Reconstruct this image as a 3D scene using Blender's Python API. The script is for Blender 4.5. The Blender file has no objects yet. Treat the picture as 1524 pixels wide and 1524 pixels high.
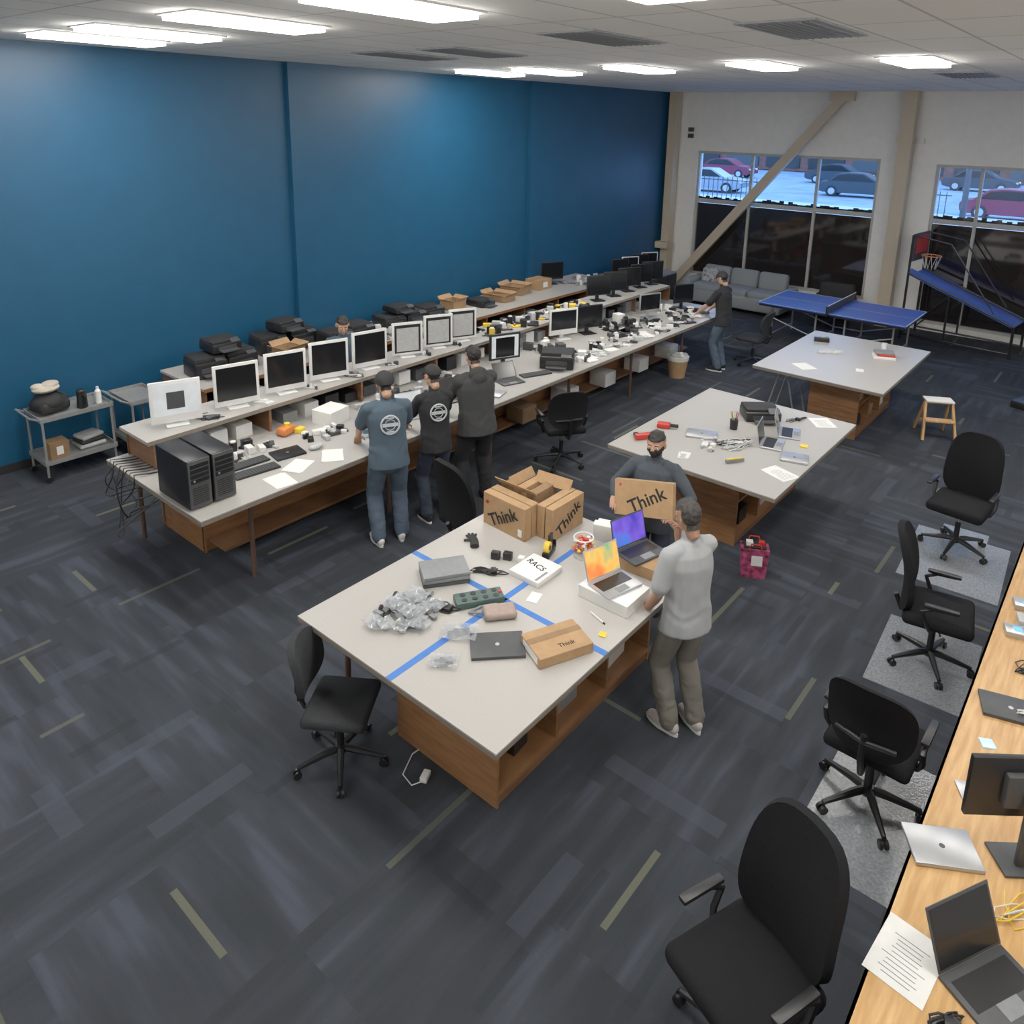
import bpy, bmesh, math, random, numpy as np
from mathutils import Vector, Matrix, noise
V=Vector
rnd=random.Random(7)
D2=math.radians
scene=bpy.context.scene
scene.view_settings.view_transform='Standard'
scene.view_settings.exposure=0.15
scene.view_settings.gamma=1.15

# ------------------------------------------------------------------ materials
MATS={}
def mat(name,col,rough=.6,metal=0.,var=.08,scale=25.,bump=0.,spec=.5,emis=0.,alpha=1.):
    if name in MATS: return MATS[name]
    m=bpy.data.materials.new(name); m.use_nodes=True
    nt=m.node_tree; b=nt.nodes['Principled BSDF']
    tc=nt.nodes.new('ShaderNodeTexCoord'); n=nt.nodes.new('ShaderNodeTexNoise')
    n.inputs['Scale'].default_value=scale; n.inputs['Detail'].default_value=3
    nt.links.new(tc.outputs['Object'],n.inputs['Vector'])
    r=nt.nodes.new('ShaderNodeValToRGB')
    c=V(col[:3]); r.color_ramp.elements[0].position=.3; r.color_ramp.elements[1].position=.7
    lo=[max(0,x*(1-var)) for x in c]; hi=[min(1,x*(1+var)) for x in c]
    r.color_ramp.elements[0].color=(*lo,1); r.color_ramp.elements[1].color=(*hi,1)
    nt.links.new(n.outputs['Fac'],r.inputs['Fac']); nt.links.new(r.outputs['Color'],b.inputs['Base Color'])
    b.inputs['Roughness'].default_value=rough; b.inputs['Metallic'].default_value=metal
    b.inputs['Specular IOR Level'].default_value=spec; b.inputs['Alpha'].default_value=alpha
    if emis>0:
        nt.links.new(r.outputs['Color'],b.inputs['Emission Color']); b.inputs['Emission Strength'].default_value=emis
    if bump>0:
        bp=nt.nodes.new('ShaderNodeBump'); bp.inputs['Strength'].default_value=bump; bp.inputs['Distance'].default_value=.01
        nt.links.new(n.outputs['Fac'],bp.inputs['Height']); nt.links.new(bp.outputs['Normal'],b.inputs['Normal'])
    MATS[name]=m; return m
def woodmat(name,c1,c2,scale=(3,40,40),rough=.45):
    m=bpy.data.materials.new(name); m.use_nodes=True
    nt=m.node_tree; b=nt.nodes['Principled BSDF']
    tc=nt.nodes.new('ShaderNodeTexCoord'); mp=nt.nodes.new('ShaderNodeMapping'); mp.inputs['Scale'].default_value=scale
    n=nt.nodes.new('ShaderNodeTexNoise'); n.inputs['Scale'].default_value=1.; n.inputs['Detail'].default_value=6
    r=nt.nodes.new('ShaderNodeValToRGB'); r.color_ramp.elements[0].position=.35; r.color_ramp.elements[1].position=.68
    r.color_ramp.elements[0].color=(*c1,1); r.color_ramp.elements[1].color=(*c2,1)
    nt.links.new(tc.outputs['Object'],mp.inputs['Vector']); nt.links.new(mp.outputs[0],n.inputs['Vector'])
    nt.links.new(n.outputs['Fac'],r.inputs['Fac']); nt.links.new(r.outputs['Color'],b.inputs['Base Color'])
    b.inputs['Roughness'].default_value=rough
    return m
M_white=mat('white_paint',(.80,.79,.76),.7,var=.03,scale=6)
M_blue=mat('blue_wall_paint',(.007,.072,.155),.42,var=.05,scale=3,spec=.45)
M_tan=mat('tan_steel_paint',(.52,.44,.33),.5,var=.04)
M_lam=mat('gray_laminate',(.40,.385,.365),.35,var=.025,scale=60)
M_lamE=mat('laminate_edge',(.20,.17,.14),.5)
M_wood=woodmat('plywood_brown',(.21,.095,.038),(.31,.15,.065),(4,4,30))
M_wood2=woodmat('plywood_reddish',(.15,.07,.035),(.23,.115,.055),(4,4,30))
M_oak=woodmat('oak_desk',(.47,.25,.085),(.62,.38,.16),(40,4,10),.4)
M_oakE=woodmat('oak_edge',(.42,.20,.07),(.55,.3,.12),(10,4,10),.5)
M_blk=mat('black_plastic',(.010,.010,.012),.4)
M_blk2=mat('black_matte',(.014,.014,.016),.75)
M_fab=mat('black_fabric',(.009,.009,.011),.95,scale=200,var=.3,bump=.2,spec=.2)
M_fabg=mat('charcoal_fabric',(.028,.030,.034),.95,scale=200,var=.3,bump=.2,spec=.3)
M_dg=mat('dark_gray_plastic',(.05,.053,.058),.5)
M_gray=mat('gray_plastic',(.20,.21,.22),.5)
M_lg=mat('light_gray_plastic',(.42,.43,.43),.5)
M_sil=mat('silver_aluminium',(.50,.51,.53),.35,metal=.7,var=.02)
M_chr=mat('chrome',(.6,.6,.6),.15,metal=1.)
M_wpl=mat('white_plastic',(.72,.72,.71),.3,var=.02)
M_pap=mat('paper',(.74,.74,.72),.8,var=.03)
M_card=mat('cardboard',(.38,.23,.115),.85,var=.1,scale=12)
M_card2=mat('cardboard_dark',(.25,.15,.078),.85,var=.1,scale=12)
M_ink=mat('black_ink',(.01,.01,.01),.8)
M_red=mat('red_plastic',(.50,.03,.02),.45)
M_pink=mat('pink_plastic',(.6,.06,.2),.5)
M_yel=mat('yellow_plastic',(.75,.52,.04),.5)
M_org=mat('orange_plastic',(.65,.20,.05),.5)
M_grn=mat('green_plastic',(.1,.35,.15),.5)
M_teal=mat('gray_green_metal',(.06,.105,.095),.5)
M_tape=mat('blue_tape',(.04,.155,.50),.7)
M_ppt=mat('table_tennis_blue',(.035,.10,.46),.4,var=.03)
M_scr=mat('dark_screen_glass',(.008,.009,.011),.15,var=.02,spec=.5)
M_pipe=mat('brown_pipe',(.09,.05,.035),.5)
M_steel=mat('gray_steel',(.28,.29,.29),.4,metal=.3)
M_bag=mat('clear_plastic_bag',(.45,.48,.52),.12,var=.2,scale=40,alpha=.27)
M_skin=mat('skin',(.48,.27,.18),.55,var=.05)
M_skin2=mat('skin_tan',(.38,.20,.13),.55,var=.05)
M_hair=mat('black_hair',(.012,.010,.009),.6,var=.3,scale=80)
M_hairg=mat('graying_hair',(.035,.03,.027),.7,var=.5,scale=120)
M_sofa=mat('gray_sofa_fabric',(.22,.24,.26),.95,scale=150,var=.15,bump=.1)
M_eye=mat('eye_white',(.75,.73,.7),.3)
M_lip=mat('lip',(.3,.12,.1),.5)
P_navy=mat('navy_tshirt',(.055,.086,.12),.9,scale=8,var=.06); P_jean=mat('blue_jeans',(.065,.095,.14),.9,scale=8,var=.15); P_blk=mat('black_tshirt',(.012,.013,.016),.9,scale=8)
P_hood=mat('charcoal_hoodie',(.038,.039,.042),.95,scale=8,var=.06); P_shirt=mat('light_gray_shirt',(.33,.345,.36),.9,scale=9,var=.035); P_khaki=mat('khaki_gray_trousers',(.16,.148,.128),.9,scale=8,var=.05)
P_blkp=mat('black_trousers',(.010,.010,.012),.9); P_prt=mat('shirt_print',(.45,.48,.50),.8); P_slate=mat('slate_jacket',(.05,.062,.08),.9,scale=8); P_shoe=mat('gray_sneaker',(.5,.46,.45),.7)
P_dkblue=mat('dark_blue_jeans',(.02,.028,.05),.9)

def screenmat(name,cols,st=.6):
    m=bpy.data.materials.new(name); m.use_nodes=True
    nt=m.node_tree; b=nt.nodes['Principled BSDF']
    tc=nt.nodes.new('ShaderNodeTexCoord'); n=nt.nodes.new('ShaderNodeTexNoise'); n.inputs['Scale'].default_value=5
    r=nt.nodes.new('ShaderNodeValToRGB'); r.color_ramp.elements[0].position=.3; r.color_ramp.elements[1].position=.7
    r.color_ramp.elements[0].color=(*cols[0],1); r.color_ramp.elements[1].color=(*cols[-1],1)
    if len(cols)>2:
        e=r.color_ramp.elements.new(.5); e.color=(*cols[1],1)
    nt.links.new(tc.outputs['Object'],n.inputs['Vector']); nt.links.new(n.outputs['Fac'],r.inputs['Fac'])
    nt.links.new(r.outputs['Color'],b.inputs['Base Color']); nt.links.new(r.outputs['Color'],b.inputs['Emission Color'])
    b.inputs['Emission Strength'].default_value=st; b.inputs['Roughness'].default_value=.2
    return m
M_sOr=screenmat('sunset_wallpaper',[(.05,.35,.2),(.75,.4,.08),(.7,.12,.04)])
M_sPu=screenmat('purple_wallpaper',[(.02,.02,.35),(.12,.06,.5),(.03,.15,.6)])
M_sBl=screenmat('blue_desktop',[(.05,.3,.5),(.3,.6,.8)])
M_sWh=screenmat('white_page',[(.45,.48,.5),(.55,.58,.62)],.35)

def carpet():
    m=bpy.data.materials.new('carpet_tile'); m.use_nodes=True
    nt=m.node_tree; N=nt.nodes; L=nt.links; b=N['Principled BSDF']
    def math_(op,a,b_=None):
        n=N.new('ShaderNodeMath'); n.operation=op
        for i,x in enumerate((a,b_)):
            if x is None: continue
            if isinstance(x,(int,float)): n.inputs[i].default_value=x
            else: L.new(x,n.inputs[i])
        return n.outputs[0]
    def mixf(f,a,b_):
        n=N.new('ShaderNodeMix'); n.data_type='FLOAT'
        for k,x in ((0,f),(2,a),(3,b_)): L.new(x,n.inputs[k])
        return n.outputs[0]
    tc=N.new('ShaderNodeTexCoord'); sp=N.new('ShaderNodeSeparateXYZ'); L.new(tc.outputs['Object'],sp.inputs[0])
    X=sp.outputs[0]; Y=sp.outputs[1]
    def cells(T,ox,oy,seed):
        x=math_('ADD',math_('DIVIDE',X,T),ox); y=math_('ADD',math_('DIVIDE',Y,T),oy)
        cx=math_('FLOOR',x); cy=math_('FLOOR',y); fx=math_('FRACT',x); fy=math_('FRACT',y)
        cm=N.new('ShaderNodeCombineXYZ'); L.new(cx,cm.inputs[0]); L.new(cy,cm.inputs[1]); cm.inputs[2].default_value=seed
        w=N.new('ShaderNodeTexWhiteNoise'); w.noise_dimensions='3D'; L.new(cm.outputs[0],w.inputs['Vector'])
        s3=N.new('ShaderNodeSeparateColor'); L.new(w.outputs['Color'],s3.inputs[0])
        d=math_('GREATER_THAN',w.outputs['Value'],.5)
        return mixf(d,fx,fy),mixf(d,fy,fx),s3.outputs[0],s3.outputs[1],s3.outputs[2],w.outputs['Value']
    s,t,r1,r2,r3,rv=cells(.92,.31,.17,3.)
    cv=N.new('ShaderNodeCombineXYZ'); L.new(math_('MULTIPLY',s,7.),cv.inputs[0]); L.new(math_('MULTIPLY',t,.9),cv.inputs[1]); L.new(math_('MULTIPLY',rv,91.),cv.inputs[2])
    n1=N.new('ShaderNodeTexNoise'); n1.inputs['Scale'].default_value=1.; n1.inputs['Detail'].default_value=2.5; L.new(cv.outputs[0],n1.inputs['Vector'])
    ramp=N.new('ShaderNodeValToRGB'); e=ramp.color_ramp.elements
    e[0].position=.36; e[0].color=(.027,.031,.038,1); e[1].position=.70; e[1].color=(.050,.058,.078,1)
    k=e.new(.54); k.color=(.034,.039,.049,1)
    f=math_('ADD',n1.outputs['Fac'],math_('MULTIPLY',math_('SUBTRACT',r1,.5),.12)); L.new(f,ramp.inputs['Fac'])
    def stripe(s,t,ra,rb,rc,w,th,l0=.12,l1=.3):
        c=math_('ADD',math_('MULTIPLY',ra,.8),.1)
        a=math_('LESS_THAN',math_('ABSOLUTE',math_('SUBTRACT',s,c)),w)
        l=math_('LESS_THAN',math_('ABSOLUTE',math_('SUBTRACT',t,.5)),math_('ADD',math_('MULTIPLY',rb,l1),l0))
        return math_('MULTIPLY',math_('MULTIPLY',a,l),math_('GREATER_THAN',rc,th))
    y1=stripe(s,t,r1,r2,r3,.022,.60)
    s2,t2,q1,q2,q3,qv=cells(.92,.71,.53,11.)
    b1=stripe(s2,t2,q1,q2,q3,.07,.5,.2,.25)
    s4,t4,u1,u2,u3,uv=cells(.61,.11,.83,23.)
    b2=stripe(s4,t4,u1,u2,u3,.05,.5,.2,.3)
    s5,t5,p1,p2,p3,pv=cells(1.22,.45,.28,37.)
    y2=stripe(s5,t5,p1,p2,p3,.016,.66,.1,.35)
    def mixc(f,a,bc,am):
        n=N.new('ShaderNodeMix'); n.data_type='RGBA'; L.new(math_('MULTIPLY',f,am),n.inputs[0]); L.new(a,n.inputs[6]); n.inputs[7].default_value=(*bc,1); return n.outputs[2]
    c=mixc(b1,ramp.outputs['Color'],(.053,.062,.083),.5)
    c=mixc(b2,c,(.021,.025,.031),.5)
    c=mixc(y1,c,(.115,.120,.088),.8); c=mixc(y2,c,(.098,.104,.082),.7)
    fine=N.new('ShaderNodeTexNoise'); fine.inputs['Scale'].default_value=160; L.new(tc.outputs['Object'],fine.inputs['Vector'])
    mu=N.new('ShaderNodeMix'); mu.data_type='RGBA'; mu.blend_type='MULTIPLY'; mu.inputs[0].default_value=.4
    L.new(c,mu.inputs[6]); L.new(fine.outputs['Fac'],mu.inputs[7])
    ga=N.new('ShaderNodeMix'); ga.data_type='RGBA'; ga.blend_type='MULTIPLY'; ga.inputs[0].default_value=1.; L.new(mu.outputs[2],ga.inputs[6]); ga.inputs[7].default_value=(1.3,1.3,1.3,1)
    L.new(ga.outputs[2],b.inputs['Base Color']); b.inputs['Roughness'].default_value=.9; b.inputs['Specular IOR Level'].default_value=.2
    bp=N.new('ShaderNodeBump'); bp.inputs['Strength'].default_value=.3; bp.inputs['Distance'].default_value=.005; L.new(fine.outputs['Fac'],bp.inputs['Height']); L.new(bp.outputs[0],b.inputs['Normal'])
    return m
M_carpet=carpet()
def ceilmat():
    m=bpy.data.materials.new('ceiling_tile'); m.use_nodes=True
    nt=m.node_tree; N=nt.nodes; L=nt.links; b=N['Principled BSDF']
    tc=N.new('ShaderNodeTexCoord'); br=N.new('ShaderNodeTexBrick'); L.new(tc.outputs['Object'],br.inputs['Vector'])
    br.offset=0.; br.squash=1.; br.inputs['Scale'].default_value=1.; br.inputs['Brick Width'].default_value=.61; br.inputs['Row Height'].default_value=1.22
    br.inputs['Mortar Size'].default_value=.012; br.inputs['Mortar Smooth'].default_value=0.; br.inputs['Bias'].default_value=-.2
    br.inputs['Color1'].default_value=(.90,.885,.85,1); br.inputs['Color2'].default_value=(.84,.825,.79,1); br.inputs['Mortar'].default_value=(.55,.55,.53,1)
    L.new(br.outputs['Color'],b.inputs['Base Color']); b.inputs['Roughness'].default_value=.9
    return m
M_ceil=ceilmat()

# ------------------------------------------------------------------ builder
class Bld:
    def __init__(s): s.bm=bmesh.new(); s.mats=[]; s.T=Matrix.Identity(4)
    def mi(s,m):
        if m not in s.mats: s.mats.append(m)
        return s.mats.index(m)
    def box(s,c,d,m,rz=0,rx=0,ry=0,bev=0,seg=2,taper=None):
        Mx=s.T@Matrix.Translation(V(c))@Matrix.Rotation(rz,4,'Z')@Matrix.Rotation(ry,4,'Y')@Matrix.Rotation(rx,4,'X')@Matrix.Diagonal((d[0],d[1],d[2],1))
        i=s.mi(m); co=[(x,y,z) for x in(-.5,.5) for y in(-.5,.5) for z in(-.5,.5)]
        if taper: co=[(x*taper,y*taper,z) if z<0 else (x,y,z) for x,y,z in co]
        vs=[s.bm.verts.new(Mx@V(c)) for c in co]
        for q in ((0,1,3,2),(4,6,7,5),(0,4,5,1),(2,3,7,6),(0,2,6,4),(1,5,7,3)):
            f=s.bm.faces.new([vs[k] for k in q]); f.material_index=i; f.smooth=True
        if bev>0:
            es=list({e for v in vs for e in v.link_edges})
            bmesh.ops.bevel(s.bm,geom=es,offset=bev,segments=seg,profile=.5,affect='EDGES',material=i)
    def cyl(s,p0,p1,r0,m,r1=None,seg=16):
        s.tube([V(p0),V(p1)],[r0,r0 if r1 is None else r1],m,seg)
    def ball(s,c,r,m,u=14,v=10,rot=None):
        if isinstance(r,(int,float)): r=(r,r,r)
        Mx=s.T@Matrix.Translation(V(c))@(rot.to_4x4() if rot else Matrix.Identity(4))@Matrix.Diagonal((r[0],r[1],r[2],1))
        i=s.mi(m); rows=[]
        top=s.bm.verts.new(Mx@V((0,0,1))); bot=s.bm.verts.new(Mx@V((0,0,-1)))
        for a in range(1,v):
            ph=math.pi*a/v; rows.append([s.bm.verts.new(Mx@V((math.sin(ph)*math.cos(2*math.pi*k/u),math.sin(ph)*math.sin(2*math.pi*k/u),math.cos(ph)))) for k in range(u)])
        fs=[]
        for k in range(u):
            n=(k+1)%u; fs.append(s.bm.faces.new((top,rows[0][k],rows[0][n]))); fs.append(s.bm.faces.new((bot,rows[-1][n],rows[-1][k])))
            for a,b in zip(rows,rows[1:]): fs.append(s.bm.faces.new((a[k],b[k],b[n],a[n])))
        for f in fs: f.material_index=i; f.smooth=True
    def tube(s,pts,r,m,seg=8,caps=True):
        pts=[V(p) for p in pts]; n=len(pts); rad=r if isinstance(r,(list,tuple)) else [r]*n
        rings=[]; side=None
        for i,p in enumerate(pts):
            ax=(pts[min(i+1,n-1)]-pts[max(i-1,0)])
            if ax.length<1e-7: ax=V((0,0,1))
            ax.normalize()
            if side is None: side=ax.orthogonal().normalized()
            side=(side-ax*side.dot(ax)); side=side.normalized() if side.length>1e-6 else ax.orthogonal().normalized()
            up=ax.cross(side)
            rings.append([s.bm.verts.new(s.T@(p+side*(rad[i]*math.cos(2*math.pi*k/seg))+up*(rad[i]*math.sin(2*math.pi*k/seg)))) for k in range(seg)])
        i=s.mi(m)
        for a,b in zip(rings,rings[1:]):
            for k in range(seg):
                f=s.bm.faces.new((a[k],a[(k+1)%seg],b[(k+1)%seg],b[k])); f.material_index=i; f.smooth=True
        if caps:
            for rg,fl in ((rings[0],True),(rings[-1],False)):
                f=s.bm.faces.new(list(reversed(rg)) if fl else rg); f.material_index=i; f.smooth=True
    def prism(s,poly,z0,z1,m,Mx=None):
        T=s.T@(Mx or Matrix.Identity(4)); i=s.mi(m)
        a=[s.bm.verts.new(T@V((x,y,z0))) for x,y in poly]; b=[s.bm.verts.new(T@V((x,y,z1))) for x,y in poly]
        n=len(poly)
        fs=[s.bm.faces.new(list(reversed(a))),s.bm.faces.new(b)]
        for k in range(n): fs.append(s.bm.faces.new((a[k],a[(k+1)%n],b[(k+1)%n],b[k])))
        for f in fs: f.material_index=i; f.smooth=True
    def panel(s,fn,nu,nv,th,m):
        i=s.mi(m); A=[];B=[]
        for a in range(nu+1):
            ra=[];rb=[]
            for b in range(nv+1):
                p,nrm=fn(a/nu,b/nv); p=V(p);nrm=V(nrm).normalized()
                ra.append(s.bm.verts.new(s.T@(p+nrm*th/2))); rb.append(s.bm.verts.new(s.T@(p-nrm*th/2)))
            A.append(ra);B.append(rb)
        def F(*v):
            try:
                f=s.bm.faces.new(v); f.material_index=i; f.smooth=True
            except ValueError: pass
        for a in range(nu):
            for b in range(nv):
                F(A[a][b],A[a+1][b],A[a+1][b+1],A[a][b+1]); F(B[a][b],B[a][b+1],B[a+1][b+1],B[a+1][b])
        for a in range(nu):
            F(A[a][0],B[a][0],B[a+1][0],A[a+1][0]); F(A[a][nv],A[a+1][nv],B[a+1][nv],B[a][nv])
        for b in range(nv):
            F(A[0][b],A[0][b+1],B[0][b+1],B[0][b]); F(A[nu][b],B[nu][b],B[nu][b+1],A[nu][b+1])
    def text(s,body,size,Mx,m,align='CENTER'):
        cu=bpy.data.curves.new('tmp','FONT'); cu.body=body; cu.size=size; cu.align_x=align; cu.align_y='CENTER'; cu.resolution_u=3; cu.offset=size*.02
        ob=bpy.data.objects.new('tmp',cu)
        me=bpy.data.meshes.new_from_object(ob)
        s.addmesh(me,s.T@Mx,[m]); bpy.data.objects.remove(ob); bpy.data.curves.remove(cu)
    def addmesh(s,me,Mx,mats):
        me.transform(Mx); n=len(me.polygons); a=np.zeros(n,dtype=np.int32); me.polygons.foreach_get('material_index',a)
        idx=np.array([s.mi(k) for k in mats],dtype=np.int32); a=idx[np.minimum(a,len(idx)-1)]
        while len(me.materials)<len(s.mats): me.materials.append(s.mats[len(me.materials)])
        me.polygons.foreach_set('material_index',a); me.polygons.foreach_set('use_smooth',np.ones(n,dtype=bool))
        s.bm.from_mesh(me); bpy.data.meshes.remove(me)
    def done(s,name,loc=(0,0,0),rz=0,sharp=40,recalc=True):
        if recalc: bmesh.ops.recalc_face_normals(s.bm,faces=s.bm.faces[:])
        me=bpy.data.meshes.new(name); s.bm.to_mesh(me); s.bm.free()
        for m in s.mats: me.materials.append(m)
        me.set_sharp_from_angle(angle=D2(sharp))
        o=bpy.data.objects.new(name,me); bpy.context.collection.objects.link(o); o.location=loc; o.rotation_euler=(0,0,rz)
        return o
def dup(o,loc,rz=0,name=None):
    q=bpy.data.objects.new(name or o.name.split('.')[0],o.data); bpy.context.collection.objects.link(q); q.location=loc; q.rotation_euler=(0,0,rz); return q
def Tm(loc,rz=0,rx=0,ry=0): return Matrix.Translation(V(loc))@Matrix.Rotation(rz,4,'Z')@Matrix.Rotation(ry,4,'Y')@Matrix.Rotation(rx,4,'X')
def face(dx,dy): return math.atan2(-dx,dy)
# ------------------------------------------------------------------ people (built first)
def perp(ax,side):
    s=side-ax*side.dot(ax); return s.normalized() if s.length>1e-5 else ax.orthogonal().normalized()
def chain(bm,pts,rad,side=V((1,0,0)),cap=True):
    pts=[V(p) for p in pts]; n=len(pts); rad=[(r,r) if isinstance(r,(int,float)) else r for r in rad]
    P=[];Rr=[];A=[]
    for i in range(n):
        ax=(pts[min(i+1,n-1)]-pts[max(i-1,0)]).normalized(); P.append(pts[i]);Rr.append(rad[i]);A.append(ax)
    if cap:
        a0,r0=A[0],Rr[0]; a1,r1=A[-1],Rr[-1]; m0=min(r0);m1=min(r1)
        P=[P[0]-a0*m0*.9,P[0]-a0*m0*.55]+P+[P[-1]+a1*m1*.55,P[-1]+a1*m1*.9]
        Rr=[(r0[0]*.4,r0[1]*.4),(r0[0]*.83,r0[1]*.83)]+Rr+[(r1[0]*.83,r1[1]*.83),(r1[0]*.4,r1[1]*.4)]
        A=[a0,a0]+A+[a1,a1]
    rings=[];seg=16
    for p,r,ax in zip(P,Rr,A):
        s=perp(ax,side); u=ax.cross(s)
        rings.append([bm.verts.new(p+s*(r[0]*math.cos(2*math.pi*k/seg))+u*(r[1]*math.sin(2*math.pi*k/seg))) for k in range(seg)])
    for a,b in zip(rings,rings[1:]):
        for k in range(seg): bm.faces.new((a[k],a[(k+1)%seg],b[(k+1)%seg],b[k]))
    bm.faces.new(list(reversed(rings[0]))); bm.faces.new(rings[-1])
def bmball(bm,c,r,rot=None):
    bmesh.ops.create_uvsphere(bm,u_segments=18,v_segments=12,radius=1,matrix=Matrix.Translation(V(c))@(rot.to_4x4() if rot else Matrix.Identity(4))@Matrix.Diagonal((*r,1)))
def remesh(bm,vox,smooth=3):
    bmesh.ops.recalc_face_normals(bm,faces=bm.faces[:])
    me=bpy.data.meshes.new('t'); bm.to_mesh(me); bm.free(); ob=bpy.data.objects.new('t',me); bpy.context.collection.objects.link(ob)
    m=ob.modifiers.new('r','REMESH'); m.mode='VOXEL'; m.voxel_size=vox
    if smooth: s=ob.modifiers.new('s','SMOOTH'); s.factor=.5; s.iterations=smooth
    dg=bpy.context.evaluated_depsgraph_get(); out=bpy.data.meshes.new_from_object(ob.evaluated_get(dg)); bpy.data.objects.remove(ob); bpy.data.meshes.remove(me)
    return out
def vdata(me):
    n=len(me.vertices); c=np.empty(n*3); q=np.empty(n*3); me.vertices.foreach_get('co',c); me.vertex_normals.foreach_get('vector',q)
    return c.reshape(-1,3),q.reshape(-1,3)
def ik(a,c,l1,l2,pole):
    d=c-a; Dn=min(d.length,l1+l2-.006); u=d.normalized(); x=(l1*l1-l2*l2+Dn*Dn)/(2*Dn); h=math.sqrt(max(l1*l1-x*x,0)); pp=perp(u,pole)
    return a+u*x+pp*h, a+u*Dn
def classify(me,segs,hem):
    n=len(me.polygons); c=np.empty(n*3); me.polygons.foreach_get('center',c); c=c.reshape(-1,3)
    best=np.full(n,1e9); idx=np.zeros(n)
    for p0,p1,r0,r1,k in segs:
        p0=np.array(p0);p1=np.array(p1);d=p1-p0; t=np.clip(((c-p0)@d)/(d@d+1e-9),0,1); q=p0+t[:,None]*d
        dist=np.linalg.norm(c-q,axis=1)/(r0+(r1-r0)*t); m=dist<best; best[m]=dist[m]; idx[m]=k
    h=hem(c); idx[(idx==1)&(h>.812)]=0; idx[(idx==9)&(h<=.812)]=1; idx[idx==9]=0
    me.polygons.foreach_set('material_index',idx.astype(np.int32))
def person(name,loc,rz,H=1.75,lean=.1,feet=((-.1,0),(.1,.03)),hands=None,headyaw=0,nod=.15,top=M_gray,pants=M_dg,shoe=M_wpl,skin=M_skin,hair=M_hair,sleeve='short',mask=False,cap=None,wide=1.0,hood=False,collar=False,curl=.6,back=None,hdir=None,twist=0.,fold=1.):
    S=H/1.75; bm=bmesh.new(); segs=[]
    TOP,PAN,SKI,TOR=0,1,2,9
    pel=V((0,-.04*lean*3,.94)); Rl=Matrix.Rotation(-lean,3,'X')@Matrix.Rotation(twist,3,'Z')
    U=lambda x,y,z: pel+Rl@(V((x,y,z))-V((0,0,.94)))
    sx=Rl@V((1,0,0)); w=wide
    chain(bm,[(pel.x,pel.y,.86),(pel.x,pel.y,.93),(pel.x,pel.y,1.0)],[(.15*w,.115*w),(.165*w,.125*w),(.155*w,.115*w)])
    segs.append(((0,pel.y,.78),(0,pel.y,.87),.12,.12,PAN))
    pts=[U(0,0,z) for z in (.83,.88,.97,1.08,1.2,1.31,1.39,1.45)]
    rr=[(.186,.142),(.184,.140),(.174,.132),(.164,.125),(.172,.126),(.182,.126),(.170,.110),(.095,.075)]
    rr=[(a*w,b_*w) for a,b_ in rr]
    if hood or sleeve=='jacket': rr=[(a*1.08,b_*1.1) for a,b_ in rr]
    P0=U(0,0,.815); chain(bm,[P0]+pts,[(rr[0][0]*.99,rr[0][1]*.99)]+rr,side=sx,cap=False)
    segs.append((U(0,0,.90),U(0,0,1.4),.15*w,.15*w,TOR))
    sh=[U(-.165*w,0,1.400),U(.165*w,0,1.400)]
    chain(bm,[sh[0],U(-.08,0,1.42),U(.08,0,1.42),sh[1]],[.056*w,.060*w,.060*w,.056*w]); segs.append((sh[0],sh[1],.07,.07,TOP))
    nk0=U(0,-.005,1.42); nk1=U(0,.015,1.54); chain(bm,[nk0,nk1],[.055,.049]); segs.append((U(0,0,1.475),nk1,.05,.05,SKI))
    cc=U(0,-.006,1.452); ch=.022 if (collar or hood) else .012
    chain(bm,[cc-Rl@V((0,0,ch)),cc+Rl@V((0,0,ch))],[.076,.067],side=sx,cap=False); segs.append((cc-Rl@V((0,0,ch)),cc+Rl@V((0,0,ch*.8)),.07,.07,TOP))
    if hood:
        bmball(bm,U(0,-.075,1.465),(.105,.06,.075)); bmball(bm,U(0,-.10,1.42),(.09,.05,.07)); segs.append((U(-.07,-.09,1.46),U(.07,-.09,1.46),.065,.065,TOP))
    for i,sg in enumerate((-1,1)):
        hip=V((sg*.085*w,pel.y,.90)); an=V((feet[i][0],feet[i][1]-.02,.095)); kn,an2=ik(hip,an,.425,.42,V((sg*.15,1,0)))
        chain(bm,[hip,hip.lerp(kn,.35),kn,kn.lerp(an2,.4),an2.lerp(kn,.03)+V((0,-.005,-.02))],[(.092*w,.098*w),(.088*w,.09*w),.074*w,.072*w,.066*w])
        segs+= [(hip,kn,.09,.075,PAN),(kn,V((an2.x,an2.y,.10)),.075,.068,PAN)]
    elb=[];wr=[]
    for i,sg in enumerate((-1,1)):
        tgt=V(hands[i]) if hands and hands[i] else U(sg*.24,.03,.9)
        e,wv=ik(sh[i],tgt,.285,.25,V((sg*.6,-.8,-.3)))
        elb.append(e);wr.append(wv)
        d=(e-sh[i]).normalized()
        if sleeve=='short':
            se=sh[i].lerp(e,.80)
            chain(bm,[sh[i],sh[i].lerp(e,.3),se],[.060*w,.062*w,.064*w],cap=True); chain(bm,[sh[i].lerp(e,.4),e,e.lerp(wv,.35),wv],[.044,.039,.040,.026])
            segs+=[(sh[i],se+d*.02,.07,.065,TOP),(e,wv,.045,.035,SKI),(se+d*.045,e,.045,.04,SKI)]
        else:
            k=.062 if sleeve=='jacket' else .055
            chain(bm,[sh[i],sh[i].lerp(e,.5),e,e.lerp(wv,.4),e.lerp(wv,.93)],[.066*w,.06*w,k-.006,k-.008,k-.018]); segs+=[(sh[i],e,.065,.055,TOP),(e,wv,.055,.04,TOP)]
    me=remesh(bm,.009,4)
    Ri=np.array(Rl.inverted()); pn_=np.array(pel)
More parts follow.
